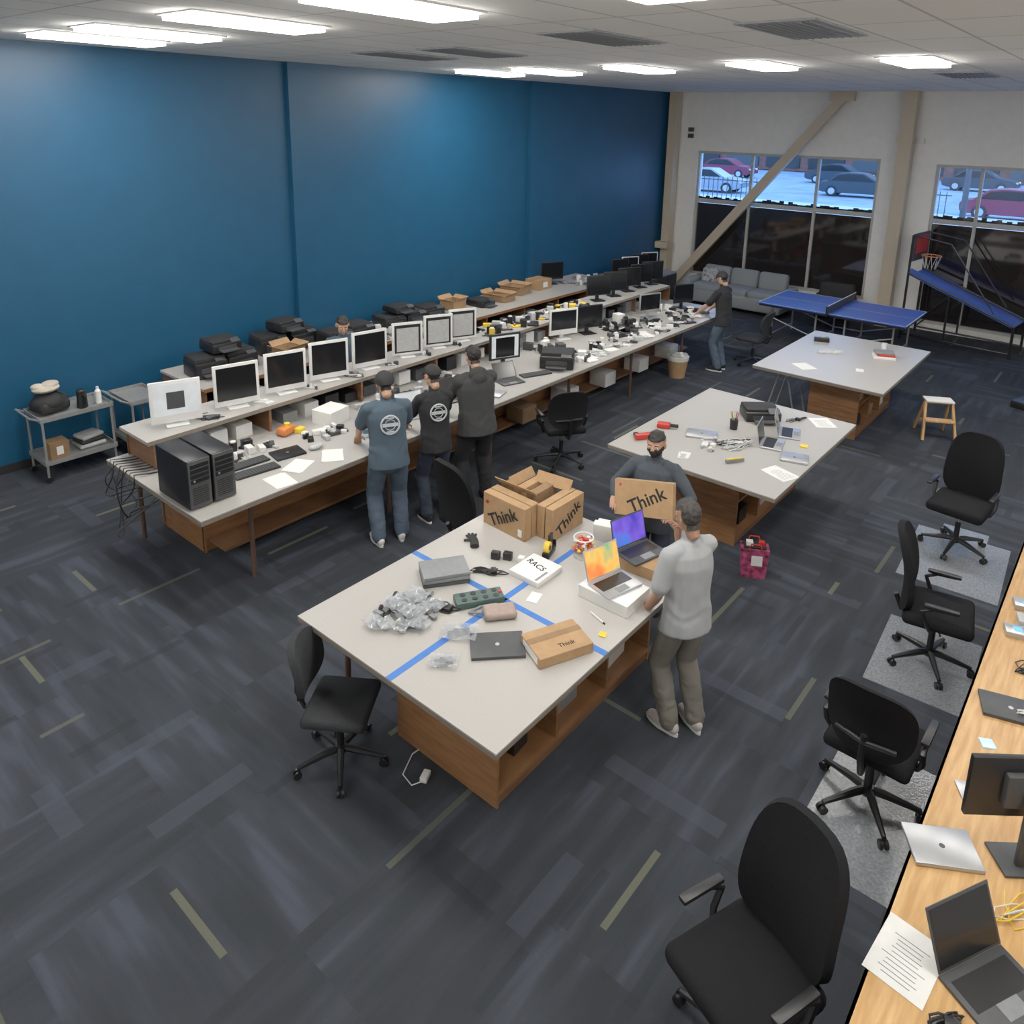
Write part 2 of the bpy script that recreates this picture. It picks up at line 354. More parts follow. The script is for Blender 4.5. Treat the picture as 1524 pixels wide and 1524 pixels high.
    classify(me,segs,lambda c:((c-pn_)@Ri.T)[:,2]+.94)
    off=V((loc[0],loc[1],0)); mi_=np.full(len(me.vertices),2)
    for p in me.polygons:
        if p.material_index!=SKI:
            for v in p.vertices: mi_[v]=p.material_index
    co,no=vdata(me)
    for i in range(len(co)):
        k=mi_[i]
        if k==2: continue
        x,y,z=co[i]; x+=off.x; y+=off.y
        if k==PAN: a=noise.noise(V((x*9,y*9,z*16)))*.007+(noise.noise(V((x*20,y*20,z*34+5)))*.006 if z<.35 else 0)
        else: a=noise.noise(V((x*9+z*5,y*9,z*6)))*.008*fold+.003*math.sin(z*46+8*noise.noise(V((x*5,y*5,z*4))))*max(0,1-abs(z-1.0)/.16)*fold
        co[i]+=no[i]*a
    me.vertices.foreach_set('co',co.ravel()); me.update()
    B=Bld(); B.addmesh(me,Matrix.Identity(4),[top,pants,skin])
    for i,sg in enumerate((-1,1)):
        fx_,fy_=feet[i]; tw=sg*-.18
        T=Matrix.Translation((fx_,fy_,0))@Matrix.Rotation(tw,4,'Z')
        bs=bmesh.new(); chain(bs,[(0,-.065,.052),(0,.0,.055),(0,.08,.045),(0,.145,.036)],[(.038,.046),(.041,.052),(.046,.04),(.04,.028)]); chain(bs,[(0,-.02,.06),(0,-.03,.115)],[.045,.043])
        B.addmesh(remesh(bs,.007,2),T,[shoe])
        B.T=T; B.prism([(.036*math.cos(t*math.pi/9)*(1.25 if math.sin(t*math.pi/9)>0 else 1.05),.04+.145*math.sin(t*math.pi/9)) for t in range(18)],0,.022,M_wpl if shoe!=M_blk else M_blk2)
        for q in range(4): B.tube([(-.022,.03+.022*q,.092-.010*q),(0,.03+.022*q,.100-.011*q),(.022,.03+.022*q,.092-.010*q)],.003,M_lg if shoe!=M_blk else M_dg,seg=5)
        B.T=Matrix.Identity(4)
    for i,sg in enumerate((-1,1)):
        fd=(wr[i]-elb[i]).normalized()
        hd=V(hdir[i]).normalized() if hdir and hdir[i] else (fd+V((0,0,-.15))).normalized()
        pn=V((-sg,0,0)) if abs(fd.z)>.75 else V((0,0,-1))
        pn=(pn-hd*pn.dot(hd)).normalized(); sd=hd.cross(pn)
        thumb=sd if sd.dot(V((-sg*.6,.8,0)))>0 else -sd
        bh=bmesh.new(); w0=wr[i]-fd*.02
        chain(bh,[w0,w0+hd*.035,w0+hd*.075,w0+hd*.10],[(.026,.02),(.034,.016),(.04,.014),(.038,.012)],side=sd)
        for o,l in ((.030,.068),(.010,.078),(-.010,.072),(-.029,.056)):
            base=w0+hd*.095+thumb*o; c1,c2=curl*.5,curl*1.2
            d1=(hd*math.cos(c1)+pn*math.sin(c1)+thumb*o*2).normalized(); d2=(hd*math.cos(c2)+pn*math.sin(c2)+thumb*o).normalized(); d3=(hd*math.cos(c2*1.3)+pn*math.sin(c2*1.3)).normalized()
            p1=base+d1*l*.45;p2=p1+d2*l*.32;p3=p2+d3*l*.25
            chain(bh,[base-hd*.015,p1,p2,p3],[.0095,.0088,.008,.007])
        tb=w0+hd*.03+thumb*.024; t1=tb+(thumb*.75+hd*.6+pn*.2).normalized()*.042; t2=t1+(thumb*.35+hd*.9+pn*.3).normalized()*.03
        chain(bh,[tb-hd*.01,tb,t1,t2],[.013,.013,.0105,.009])
        B.addmesh(remesh(bh,.0038,2),Matrix.Identity(4),[skin])
    HM=Matrix.Translation(U(0,.024,1.628))@(Matrix.Rotation(-lean*.6-nod,4,'X')@Matrix.Rotation(headyaw,4,'Z'))
    bh=bmesh.new()
    bmball(bh,(0,-.008,.032),(.074,.093,.086)); bmball(bh,(0,.02,-.045),(.056,.066,.062)); bmball(bh,(0,.058,-.088),(.026,.022,.02)); bmball(bh,(0,.035,.0),(.062,.056,.06))
    chain(bh,[(0,.086,.022),(0,.103,-.012),(0,.102,-.024)],[.009,.013,.015]); bmball(bh,(-.012,.096,-.026),(.009,.01,.008)); bmball(bh,(.012,.096,-.026),(.009,.01,.008))
    for s in (-1,1): bmball(bh,(s*.077,-.008,-.008),(.010,.021,.032),Matrix.Rotation(s*.3,3,'Z')); bmball(bh,(s*.03,.078,.034),(.022,.01,.007)); bmball(bh,(s*.036,.066,-.022),(.02,.02,.018))
    bmball(bh,(0,.088,-.050),(.022,.009,.005)); bmball(bh,(0,.087,-.059),(.019,.009,.006)); chain(bh,[(0,-.012,-.06),(0,-.03,-.11)],[.049,.048])
    hm=remesh(bh,.005,2)
    def hairreg(c):
        x,y,z=c
        if cap and z>.045: return False
        if y>.02: return z>.062+.1*max(0,y-.05) if not cap else False
        if y>-.03: return (z>.03-(.02-y)*.4 and abs(x)<.079) if abs(x)>.05 else z>.03
        return z>-.078
    def maskreg(c): return mask and c[1]>.005 and -.1<c[2]<-.004 and abs(c[0])<.075
    co,no=vdata(hm)
    for i in range(len(co)):
        c=co[i]
        if hairreg(c): co[i]+=no[i]*(.009+.006*noise.noise(V(c)*45+off))
        elif maskreg(c): co[i]+=no[i]*.006
    hm.vertices.foreach_set('co',co.ravel()); hm.update()
    for p in hm.polygons:
        c=p.center; p.material_index=1 if hairreg(c) else (2 if maskreg(c) else 0)
    B.addmesh(hm,HM,[skin,hair,M_blk2])
    B.T=HM
    for s in (-1,1):
        B.ball((s*.03,.0815,.014),(.013,.007,.0055),M_eye,10,8); B.ball((s*.03,.087,.014),(.005,.003,.005),M_ink,8,6)
        B.tube([(s*.014,.089,.034),(s*.03,.090,.039),(s*.047,.080,.033)],[.003,.004,.0025],M_hair,seg=6)
    if not mask: B.tube([(-.02,.094,-.0545),(0,.0975,-.0545),(.02,.094,-.0545)],.002,M_lip,seg=5)
    else:
        for s in (-1,1): B.tube([(s*.06,.05,-.03),(s*.078,0,.01)],.002,M_blk2,seg=5)
    if cap:
        bean=cap!='cap'
        def dome(u,v):
            a=2*math.pi*u; ph=(math.pi/2+(.35 if bean else .15))*v+.001
            R_=V((math.sin(ph)*math.cos(a),math.sin(ph)*math.sin(a),math.cos(ph)))
            r3=(.090,.108,.094) if bean else (.086,.105,.084)
            k=1+(.012*math.sin(a*40) if bean and v>.7 else 0)
            zz=.030 if bean else .040
            return (R_.x*r3[0]*k,R_.y*r3[1]*k-.010,R_.z*r3[2]+zz-(.03*v*max(0,-math.sin(a)))+(.022*v*v*max(0,math.sin(a)) if bean else 0)),R_
        B.panel(dome,28,9,.004,M_blk2)
        if not bean:
            B.panel(lambda u,v:((( u-.5)*.14*(1-.25*v*v),.075+.078*v*math.cos((u-.5)*1.6),.045-.02*v-.06*(u-.5)**2),(0,0,1)),8,5,.004,M_blk2); B.ball((0,-.01,.126),(.008,.008,.004),M_blk2,8,6)
    B.T=Matrix.Identity(4)
    if back:
        Cb=U(0,-.134*w,1.26); T=Matrix.Translation(Cb)@(Rl.to_4x4())@Matrix.Rotation(math.pi/2,4,'X'); B.T=T
        for rr_ in (.088,.05): B.tube([(rr_*math.cos(t*.2618),rr_*math.sin(t*.2618),0) for t in range(25)],.009 if rr_>.06 else .004,back,seg=5)
        B.box((0,0,0),(.15,.030,.014),back); B.box((0,.066,0),(.08,.012,.012),back); B.box((0,-.066,0),(.07,.012,.012),back); B.T=Matrix.Identity(4)
    for v in B.bm.verts: v.co*=S
    return B.done(name,loc,rz,sharp=60,recalc=False)
person('man_in_gray_shirt',(7.87,4.31,0),face(-.93,.36),1.72,lean=.05,feet=((-.10,.0),(.09,-.06)),hands=[(-.2,.17,.92),(.05,.2,1.42)],nod=.25,top=P_shirt,pants=P_khaki,shoe=P_shoe,skin=M_skin2,hair=M_hairg,wide=1.06,collar=True,hdir=[None,(-.3,-.2,.9)],curl=.8,fold=.8)
person('man_in_navy_tshirt',(4.47,4.59,0),face(-.88,.47),1.77,lean=.12,feet=((-.12,-.02),(.12,.02)),hands=[(-.22,.40,.97),(.22,.40,.97)],nod=.40,top=P_navy,pants=P_jean,shoe=M_wpl,cap='beanie',back=P_prt,wide=1.10)
person('man_in_black_cap',(4.50,5.20,0),face(-.9,.4),1.70,lean=.12,feet=((-.11,0),(.11,.02)),hands=[(-.2,.40,.98),(.18,.40,.98)],nod=.30,headyaw=.3,top=P_blk,pants=P_dkblue,shoe=P_blkp,cap='cap',back=P_prt,wide=.97)
person('man_in_hoodie',(4.57,5.75,0),face(-.92,.35),1.80,lean=.12,feet=((-.12,0),(.13,.02)),hands=[(-.2,.4,1.0),(.2,.4,1.0)],nod=.3,top=P_hood,pants=P_blkp,shoe=M_blk,sleeve='jacket',hood=True,wide=1.1)
person('man_with_face_mask',(6.98,5.40,0),face(.2,-1),1.66,lean=.05,feet=((-.1,0),(.1,0)),hands=[(-.27,.30,1.17),(.27,.30,1.17)],nod=.15,top=P_slate,pants=P_dkblue,shoe=M_blk,sleeve='jacket',mask=True,collar=True,wide=1.04)
person('man_at_far_bench',(4.47,12.02,0),face(-1,.1),1.74,lean=.1,feet=((-.1,0),(.1,.03)),hands=[(-.2,.4,.98),(.2,.4,.98)],nod=.3,top=P_blk,pants=P_jean,shoe=P_blkp,cap='cap',wide=1.0)
person('man_between_benches',(2.2,5.80,0),face(.75,-.45),1.74,lean=.12,feet=((-.1,-.05),(.1,-.05)),hands=[(-.2,.20,1.06),(.2,.20,1.06)],nod=.4,top=P_navy,pants=P_blkp,shoe=P_blkp)
# ------------------------------------------------------------------ room
H=4.876; YF=17.55; XR=12.5; YS=-3.5
def simple(name,c,d,m,**k):
    b=Bld(); b.box((0,0,0),d,m,**k); return b.done(name,c)
b=Bld(); b.box((XR/2,(YS+YF)/2,-.05),(XR+.6,YF-YS+.6,.1),M_carpet); b.done('floor')
b=Bld(); b.box((XR/2,(YS+YF)/2,H+.05),(XR+.6,YF-YS+.6,.1),M_ceil); b.done('ceiling')
b=Bld()
b.box((-.1,(YS+6.62)/2,H/2),(.2,6.62-YS,H),M_blue); b.box((-.06,(6.62+12.03)/2,H/2),(.28,12.03-6.62,H),M_blue); b.box((-.02,(12.03+YF)/2,H/2),(.36,YF-12.03,H),M_blue)
b.done('wall_left')
b=Bld(); b.box((.012,(YS+6.62)/2,.05),(.02,6.62-YS,.1),M_blk2); b.done('baseboard_left')
simple('wall_right',(XR+.1,(YS+YF)/2,H/2),(.2,YF-YS,H),M_white)
simple('wall_back',(XR/2,YS-.1,H/2),(XR,.2,H),M_white)
W=[(.95,5.2,.45,3.5),(6.28,9.9,.15,3.45),(10.5,12.2,.15,3.45)]
b=Bld()
xs=[0]+[v for w in W for v in w[:2]]+[XR]
for i in range(0,len(xs),2): b.box(((xs[i]+xs[i+1])/2,YF+.15,H/2),(xs[i+1]-xs[i],.3,H),M_white)
for x0,x1,z0,z1 in W:
    b.box(((x0+x1)/2,YF+.15,z0/2),(x1-x0,.3,z0),M_white); b.box(((x0+x1)/2,YF+.15,(z1+H)/2),(x1-x0,.3,H-z1),M_white)
b.done('wall_far')
g=bpy.data.materials.new('clear_glass'); g.use_nodes=True; nt=g.node_tree; nt.nodes.clear()
tr=nt.nodes.new('ShaderNodeBsdfTransparent'); gl=nt.nodes.new('ShaderNodeBsdfGlossy'); gl.inputs['Roughness'].default_value=.02
mx=nt.nodes.new('ShaderNodeMixShader'); mx.inputs[0].default_value=.05; tr.inputs['Color'].default_value=(.80,.89,1,1)
om=nt.nodes.new('ShaderNodeOutputMaterial'); nt.links.new(tr.outputs[0],mx.inputs[1]); nt.links.new(gl.outputs[0],mx.inputs[2]); nt.links.new(mx.outputs[0],om.inputs[0])
M_tint=mat('tinted_window_film',(.020,.017,.017),.06,var=.1,spec=1.)
M_frame=mat('window_frame_gray',(.42,.42,.40),.5)
mull=[[2.35,3.9],[7.11,8.5],[11.3]]
for wi,((x0,x1,z0,z1),ms) in enumerate(zip(W,mull)):
    b=Bld(); fy=YF+.08; zs=2.3
    for z in (z0+.03,z1-.03): b.box(((x0+x1)/2,fy,z),(x1-x0,.08,.06),M_frame)
    b.box(((x0+x1)/2,fy,zs),(x1-x0,.1,.09),M_frame)
    for x in [x0+.03,x1-.03]+ms: b.box((x,fy,(z0+z1)/2),(.06,.08,z1-z0-.1),M_frame)
    b.box(((x0+x1)/2,fy+.02,(zs+z1)/2),(x1-x0-.1,.008,z1-zs-.12),g)
    b.box(((x0+x1)/2,fy+.02,(z0+zs)/2),(x1-x0-.1,.02,zs-z0-.12),M_tint)
    for k in range(40):
        xx=x0+.1+(x1-x0-.2)*k/39; hh=.05+.07*rnd.random(); b.box((xx,fy+.012,zs+.045+hh/2-.02),((x1-x0)/39,.004,hh),M_tint)
    b.done('window_%d'%(wi+1))
b=Bld(); b.box((.36,17.35,H/2),(.2,.26,H),M_tan); b.box((.36,17.2,1.15),(.34,.3,.16),M_tan); b.done('steel_column')
b=Bld(); b.box((5.7,17.35,H/2),(.26,.26,H),M_tan); b.box((5.7,17.32,3.9),(.3,.34,.12),M_tan); b.done('steel_column')
b=Bld(); p0=V((.55,17.28,.1));p1=V((4.45,17.28,H-.02)); dd=p1-p0
b.box((p0+p1)/2,(dd.length-.2,.12,.2),M_tan,ry=-math.atan2(dd.z,dd.x)); b.box((4.35,17.28,H-.1),(.5,.14,.2),M_tan); b.done('diagonal_steel_brace')
b=Bld()
for x,z in ((.75,4.0),(.75,3.85)): b.box((x,17.5,z),(.12,.08,.1),M_dg)
b.box((5.95,17.5,3.9),(.1,.08,.12),M_wpl); b.done('wall_alarm_box')
M_em=bpy.data.materials.new('led_panel'); M_em.use_nodes=True; bb=M_em.node_tree.nodes['Principled BSDF']
bb.inputs['Emission Color'].default_value=(1,.965,.90,1); bb.inputs['Emission Strength'].default_value=26.; bb.inputs['Base Color'].default_value=(.9,.9,.9,1)
lp=[None]
def light(x,y):
    if lp[0] is None:
        b=Bld(); b.box((0,0,-.006),(.56,1.21,.012),M_wpl); b.box((0,0,-.030),(.44,1.16,.036),M_em); lp[0]=b.done('ceiling_light_panel',(x,y,H)); return
    dup(lp[0],(x,y,H))
for y,xx in ((3.6,(1.30,2.42,4.05,5.8,7.6,9.4,11.2)),(9.5,(1.35,2.5,4.1,5.85,7.6,9.4,11.2)),(-2.0,(1.35,4.1,7.0,9.8))):
    for x in xx: light(x,y)
M_vent=mat('vent_gray',(.30,.32,.34),.6)
for i,(x,y) in enumerate(((7.58,6.15),(5.85,6.0),(3.7,6.6),(2.6,6.6),(7.6,12.2))):
    b=Bld(); b.box((0,0,-.008),(.6,1.2,.016),M_vent)
    for k in range(9): b.box((-.24+.06*k,0,-.02),(.008,1.12,.01),M_gray)
    b.done('ceiling_air_vent',(x,y,H))

# ------------------------------------------------------------------ exterior
M_asph=mat('pavement',(.22,.27,.34),.9,var=.2,scale=.6); M_brick=mat('brick_red',(.20,.08,.06),.9,scale=3,var=.3)
b=Bld(); b.box((0,78,-.12),(160,120,.1),M_asph); b.box((0,41,-.04),(150,3,.14),mat('sidewalk',(.45,.46,.48),.9)); b.done('street_ground')
b=Bld(); b.box((-5,74,4.),(90,4,8),M_brick)
for k in range(22):
    cm=(M_wpl,M_dg,M_red,M_gray,M_blk,M_grn)[k%6]
    b.box((-46+k*4,71.9,1.7),(3.2,.2,2.8),M_blk if k%3 else M_dg); b.box((-46+k*4,71.8,3.6),(3.4,.3,.7),cm); b.box((-46+k*4,71.9,5.8),(1.6,.2,1.6),M_gray)
b.done('storefront_building')
def car(name,loc,rz,col):
    b=Bld(); Mx=Matrix.Rotation(math.pi/2,4,'X')
    b.prism([(-2.25,.35),(-2.3,.62),(-2.2,.85),(-1.3,.95),(1.2,.97),(2.0,.86),(2.28,.7),(2.3,.38),(1.9,.25),(-1.9,.25)],-.88,.88,col,Mx)
    b.prism([(-1.75,.93),(-1.15,1.38),(-.5,1.47),(.35,1.46),(1.25,.95)],-.76,.76,col,Mx)
    b.prism([(-1.5,.97),(-1.05,1.32),(-.5,1.4),(.3,1.39),(1.0,.98)],-.775,.775,M_scr,Mx)
    for x in (-1.4,1.4):
        for y in (-.8,.8): b.cyl((x,y-.1,.33),(x,y+.1,.33),.34,M_blk2,seg=20); b.cyl((x,y-.11,.33),(x,y+.11,.33),.2,M_sil,seg=16)
    for s,mm in ((1,M_wpl),(-1,M_red)):
        for y in (-.6,.6): b.box((s*2.25,y,.7),(.1,.35,.12),mm)
    b.done(name,loc,rz)
M_cs=mat('silver_car_paint',(.30,.33,.38),.25,metal=.5); M_cr=mat('maroon_car_paint',(.20,.02,.05),.25); M_cb=mat('dark_car_paint',(.03,.04,.05),.25)
car('parked_car',(-4.6,50,-.07),.1,M_cb); car('parked_car',(-12.6,46,-.07),.1,M_cs); car('parked_car',(4.6,43.6,-.07),0,M_cr); car('parked_car',(-9,60,-.07),0,M_cb); car('parked_car',(12,57,-.07),0,M_cs); car('parked_car',(-18,60,-.07),0,M_cr); car('parked_car',(0,62,-.07),0,M_cb)
b=Bld()
for x0,x1 in ((-8.5,-5.2),(.5,3.2)):
    n=int((x1-x0)/.25)
    for k in range(n+1): x=x0+k*.25; b.cyl((x,36,-.08),(x,36,1.6),.02,M_dg,seg=6)
    for z in (.2,1.45): b.box(((x0+x1)/2,36,z),(x1-x0,.05,.05),M_dg)
b.done('iron_fence')
b=Bld(); b.tube([(0,0,0),(0,0,6)],[.14,.08],M_dg); b.tube([(0,0,6),(0,.5,6.3)],.05,M_dg); b.done('street_lamp_post',(3.0,40,-.07))

# ------------------------------------------------------------------ work tables
Zt=.9
def worktable(name,x0,x1,y0,y1,bx0,bx1,by0,by1,tape=False,legs=()):
    b=Bld(); cx,cy=(x0+x1)/2,(y0+y1)/2
    b.box((cx,cy,Zt-.005),(x1-x0,y1-y0,.01),M_lam); b.box((cx,cy,Zt-.027),(x1-x0-.004,y1-y0-.004,.034),M_lamE)
    h=Zt-.044; t=.02
    b.box(((bx0+bx1)/2,by0+t/2,h/2),(bx1-bx0,t,h),M_wood); b.box(((bx0+bx1)/2,by1-t/2,h/2),(bx1-bx0,t,h),M_wood)
    b.box((bx0+t/2,(by0+by1)/2,h/2),(t,by1-by0-2*t,h),M_wood); b.box(((bx0+bx1)/2,(by0+by1)/2,.09),(bx1-bx0,by1-by0-2*t,.03),M_wood)
    b.box((bx1-.02,(by0+by1)/2,.04),(.02,by1-by0-2*t,.07),M_wood2)
    mid=(bx0+bx1)/2; b.box((mid,(by0+by1)/2,h/2),(t,by1-by0-2*t,h),M_wood2)
    n=3
    for k in range(1,n): b.box(((mid+bx1)/2,by0+(by1-by0)*k/n,h/2+.05),(bx1-mid,t,h-.1),M_wood)
    b.box(((mid+bx1)/2,(by0+by1)/2,.48),(bx1-mid-.01,by1-by0-2*t,.02),M_wood)
    b.box((bx1-.01,(by0+by1)/2,h-.03),(.02,by1-by0-2*t,.06),M_wood)
    R=random.Random(int(y0*10))
    for k in range(n):
        yy=by0+(by1-by0)*(k+.5)/n
        for zz in (.105,.49):
            mm=R.choice([M_card,M_wpl,M_gray,M_blk,M_card2,M_lg]); hh=R.uniform(.1,.24)
            b.box(((mid+bx1)/2-.04,yy+R.uniform(-.08,.08),zz+hh/2),(.3,R.uniform(.15,.35),hh),mm,rz=R.uniform(-.1,.1))
    if tape:
        b.box((6.83,cy,Zt+.0005),(.05,y1-y0,.001),M_tape); b.box((cx,3.6,Zt+.0005),(x1-x0,.05,.001),M_tape)
    for lx,ly in legs: b.cyl((lx,ly,0),(lx,ly,Zt-.04),.02,M_pipe)
    b.done(name)
worktable('work_table',5.916,7.69,2.557,4.906,6.45,7.36,2.95,4.77,True,[(6.05,2.85),(6.05,4.6)])
worktable('work_table',5.896,7.685,6.324,8.66,6.4,7.15,6.8,8.5,False,[(6.05,6.6),(6.05,8.3)])
worktable('work_table',5.898,7.62,9.953,12.451,6.55,7.22,10.45,12.1,False,[])
b=Bld()
for y in (10.35,10.75):
    for s in (-1,1): b.tube([(6.2+.04*s,y,.81),(6.2+.24*s,y,0)],.012,M_steel)
b.box((6.2,10.55,.82),(.06,.6,.05),M_gray); b.done('folding_sawhorse')
bx0,bx1,by0,by1=2.517,4.284,2.756,12.75
b=Bld()
b.box(((bx0+bx1)/2,(by0+by1)/2,Zt-.005),(bx1-bx0,by1-by0,.01),M_lam); b.box(((bx0+bx1)/2,(by0+by1)/2,Zt-.03),(bx1-bx0-.004,by1-by0-.004,.04),M_lamE)
b.box((2.9,3.26,.425),(.85,.02,.85),M_wood); b.box((3.3,7.9,.425),(.02,9.3,.85),M_wood); b.box((2.52,7.9,.425),(.02,9.3,.85),M_wood2); b.box((2.9,12.5,.425),(.85,.02,.85),M_wood)
b.box((3.45,7.9,.12),(.32,9.2,.03),M_wood2)
y=3.35
while y<12.6: b.cyl((4.02,y,0),(4.02,y,Zt-.05),.022,M_pipe); y+=1.62
b.cyl((2.6,3.0,0),(2.6,3.0,.86),.022,M_pipe); b.tube([(4.02,3.35,.78),(4.02,12.6,.78)],.012,M_pipe)
SZ=1.2; sx0,sx1=2.53,3.1
b.box(((sx0+sx1)/2,7.75,SZ-.015),(sx1-sx0,9.7,.03),M_lam); b.box((sx1+.004,7.75,SZ-.02),(.008,9.7,.04),M_lamE)
y=2.98
while y<12.7: b.box(((sx0+sx1)/2,y,(Zt+SZ-.03)/2),(sx1-sx0-.06,.03,SZ-.03-Zt),M_wood2); y+=1.21
b.box((sx0+.02,7.75,(Zt+SZ-.03)/2),(.015,9.6,SZ-.03-Zt),M_wood2)
b.done('long_workbench')
b=Bld(); ax0,ax1,ay0,ay1=.27,1.38,4.36,13.55
b.box(((ax0+ax1)/2,(ay0+ay1)/2,Zt-.015),(ax1-ax0,ay1-ay0,.03),M_lam); b.box((ax1,(ay0+ay1)/2,Zt-.02),(.012,ay1-ay0,.045),M_wood)
for k in range(10): y=ay0+.03+(ay1-ay0-.06)*k/9; b.box(((ax0+ax1)/2,y,.435),(ax1-ax0-.06,.03,.87),M_wood2)
b.box((.5,(ay0+ay1)/2,.435),(.02,ay1-ay0-.1,.87),M_wood2)
for z in (.1,.48): b.box(((ax0+ax1)/2+.1,(ay0+ay1)/2,z),(ax1-ax0-.3,ay1-ay0-.1,.025),M_wood2)
R=random.Random(3)
for k in range(9):
    for z in (.115,.495):
        y0=ay0+(ay1-ay0)*k/9+.1
        for q in range(3):
            mm=R.choice([M_blk,M_dg,M_red,M_card2,M_wpl,M_blk,M_gray]); hh=R.uniform(.1,.3)
            b.box((1.1+R.uniform(-.05,.05),y0+.12+q*.28,z+hh/2),(.35,R.uniform(.12,.25),hh),mm)
b.done('storage_workbench')
b=Bld(); b.box((9.49+.45,4.4,.735),(.9,6.4,.03),M_oak); b.box((9.497,4.4,.72),(.014,6.4,.06),M_oakE)
for y in (1.4,3.4,5.4,7.4): b.box((10.0,y,.36),(.7,.04,.72),M_oakE)
b.box((10.36,4.4,.4),(.02,6.3,.6),M_oakE); b.done('oak_desk')
b=Bld(); x0,y0=4.10,14.36; L_,W_=2.74,1.525
for s in (0,1):
    cx=x0+L_/4+s*L_/2; b.box((cx,y0+W_/2,.748),(L_/2-.02,W_,.022),M_ppt); b.box((cx,y0+W_/2,.715),(L_/2-.06,W_-.05,.04),M_blk)
    b.box((cx,y0+W_/2,.7598),(L_/2-.02,.006,.0012),M_wpl)
    for yy in (y0+.01,y0+W_-.01): b.box((cx,yy,.7598),(L_/2-.02,.02,.0012),M_wpl)
for xx in (x0+.02,x0+L_-.02): b.box((xx,y0+W_/2,.7598),(.02,W_,.0012),M_wpl)
b.box((x0+L_/2,y0+W_/2,.835),(.008,W_+.2,.15),M_dg); b.box((x0+L_/2,y0+W_/2,.907),(.012,W_+.2,.012),M_wpl)
for yy in (y0-.1,y0+W_+.1): b.cyl((x0+L_/2,yy,.72),(x0+L_/2,yy,.915),.012,M_blk)
for sx in (.25,1.1,1.64,2.49):
    for yy in (y0+.2,y0+W_-.2): b.cyl((x0+sx,yy,0),(x0+sx,yy,.7),.018,M_steel)
    b.tube([(x0+sx,y0+.2,.12),(x0+sx,y0+W_-.2,.12)],.012,M_steel)
for yy in (y0+.2,y0+W_-.2): b.tube([(x0+.25,yy,.45),(x0+1.1,yy,.2),(x0+1.64,yy,.2),(x0+2.49,yy,.45)],.012,M_steel)
b.done('ping_pong_table')
# ------------------------------------------------------------------ chairs
def backpanel(b,w,h,z0,y0,curve,tilt,th,m,p=3.,lumb=.02,nu=14,nv=20,narrow=.0):
    def fn(u,v):
        uu=2*u-1; vv=.5-.5*math.cos(math.pi*v); wf=max(1-abs(2*vv-1)**p,.0008)**(1/p)*(1-narrow*vv)
        x=math.sin(uu*math.pi/2)*w/2*wf; y=y0-tilt*vv*h+curve*(x*2/w)**2*w+lumb*math.sin(math.pi*vv*1.2)
        return (x,y,z0+vv*h),V((-4*curve*x*2/w,1,tilt)).normalized()
    b.panel(fn,nu,nv,th,m)
def chair(name,loc,rz,style,sc=1.):
    b=Bld()
    for k in range(5):
        a=2*math.pi*k/5+.3; c,s=math.cos(a),math.sin(a)
        b.tube([(0,0,.115),(.1*c,.1*s,.11),(.22*c,.22*s,.09),(.31*c,.31*s,.075)],[.026,.026,.02,.015],M_blk)
        b.cyl((.3*c,.3*s,.075),(.3*c,.3*s,.045),.009,M_blk,seg=8)
        for q in (-.017,.017): b.cyl((.31*c-(q-.009)*s,.31*s+(q-.009)*c,.028),(.31*c-(q+.009)*s,.31*s+(q+.009)*c,.028),.028,M_blk,seg=14)
    b.cyl((0,0,.08),(0,0,.14),.036,M_blk); b.cyl((0,0,.14),(0,0,.3),.026,M_blk); b.cyl((0,0,.3),(0,0,.42),.015,M_chr)
    b.box((0,-.02,.43),(.18,.24,.045),M_blk,bev=.01)
    b.tube([(.1,.02,.43),(.24,.05,.425)],.007,M_blk)
    fb=M_fab
    if style=='exec':
        b.box((0,.02,.49),(.52,.51,.10),fb,bev=.045,seg=4)
        backpanel(b,.54,.66,.5,-.24,.10,.12,.05,fb,p=3.4,lumb=.03,narrow=.12)
        b.tube([(0,-.1,.43),(0,-.25,.43),(0,-.3,.55)],.022,M_blk); arms=True; pad=.05
    elif style=='mesh':
        b.box((0,.02,.485),(.5,.48,.08),fb,bev=.035,seg=4)
        backpanel(b,.50,.50,.54,-.25,.14,.10,.022,fb,p=2.8,lumb=.035)
        b.tube([(0,-.1,.43),(0,-.26,.43),(0,-.31,.56),(0,-.3,.72)],.02,M_blk)
        b.tube([(-.17,-.25,.66),(0,-.31,.68),(.17,-.25,.66)],.015,M_blk); arms=True; pad=.05
    else:
        fb=M_fabg
        b.box((0,.02,.48),(.47,.45,.08),fb,bev=.035,seg=4)
        backpanel(b,.42,.42,.58,-.24,.12,.10,.05,fb,p=3.,lumb=.02)
        b.tube([(0,-.1,.43),(0,-.25,.43),(0,-.3,.55),(0,-.29,.75)],.018,M_blk); arms=False
    if arms:
        for s in (-1,1):
            b.tube([(s*.2,-.02,.44),(s*.25,-.03,.45),(s*.28,-.06,.52),(s*.28,-.1,.62),(s*.28,-.02,.665),(s*.28,.12,.67)],[.018,.018,.018,.018,.016,.014],M_blk)
            b.box((s*.28,.03,.68),(pad,.25,.028),M_blk,bev=.012)
    o=b.done(name,loc,rz); o.scale=(sc,sc,sc); return o
chair('office_chair',(9.06,2.70,0),face(-.35,-.9),'exec')
chair('office_chair',(9.10,4.50,0),face(.02,1),'mesh')
chair('office_chair',(9.08,6.2,0),face(.9,.15),'exec',.97)
chair('office_chair',(8.87,8.27,0),face(-.1,-1),'exec')
chair('task_chair',(6.33,2.56,0),face(.8,.55),'small',.93)
chair('office_chair',(5.4,4.82,0),face(.15,1),'exec')
chair('office_chair',(4.66,7.2,0),face(-.75,.5),'mesh')
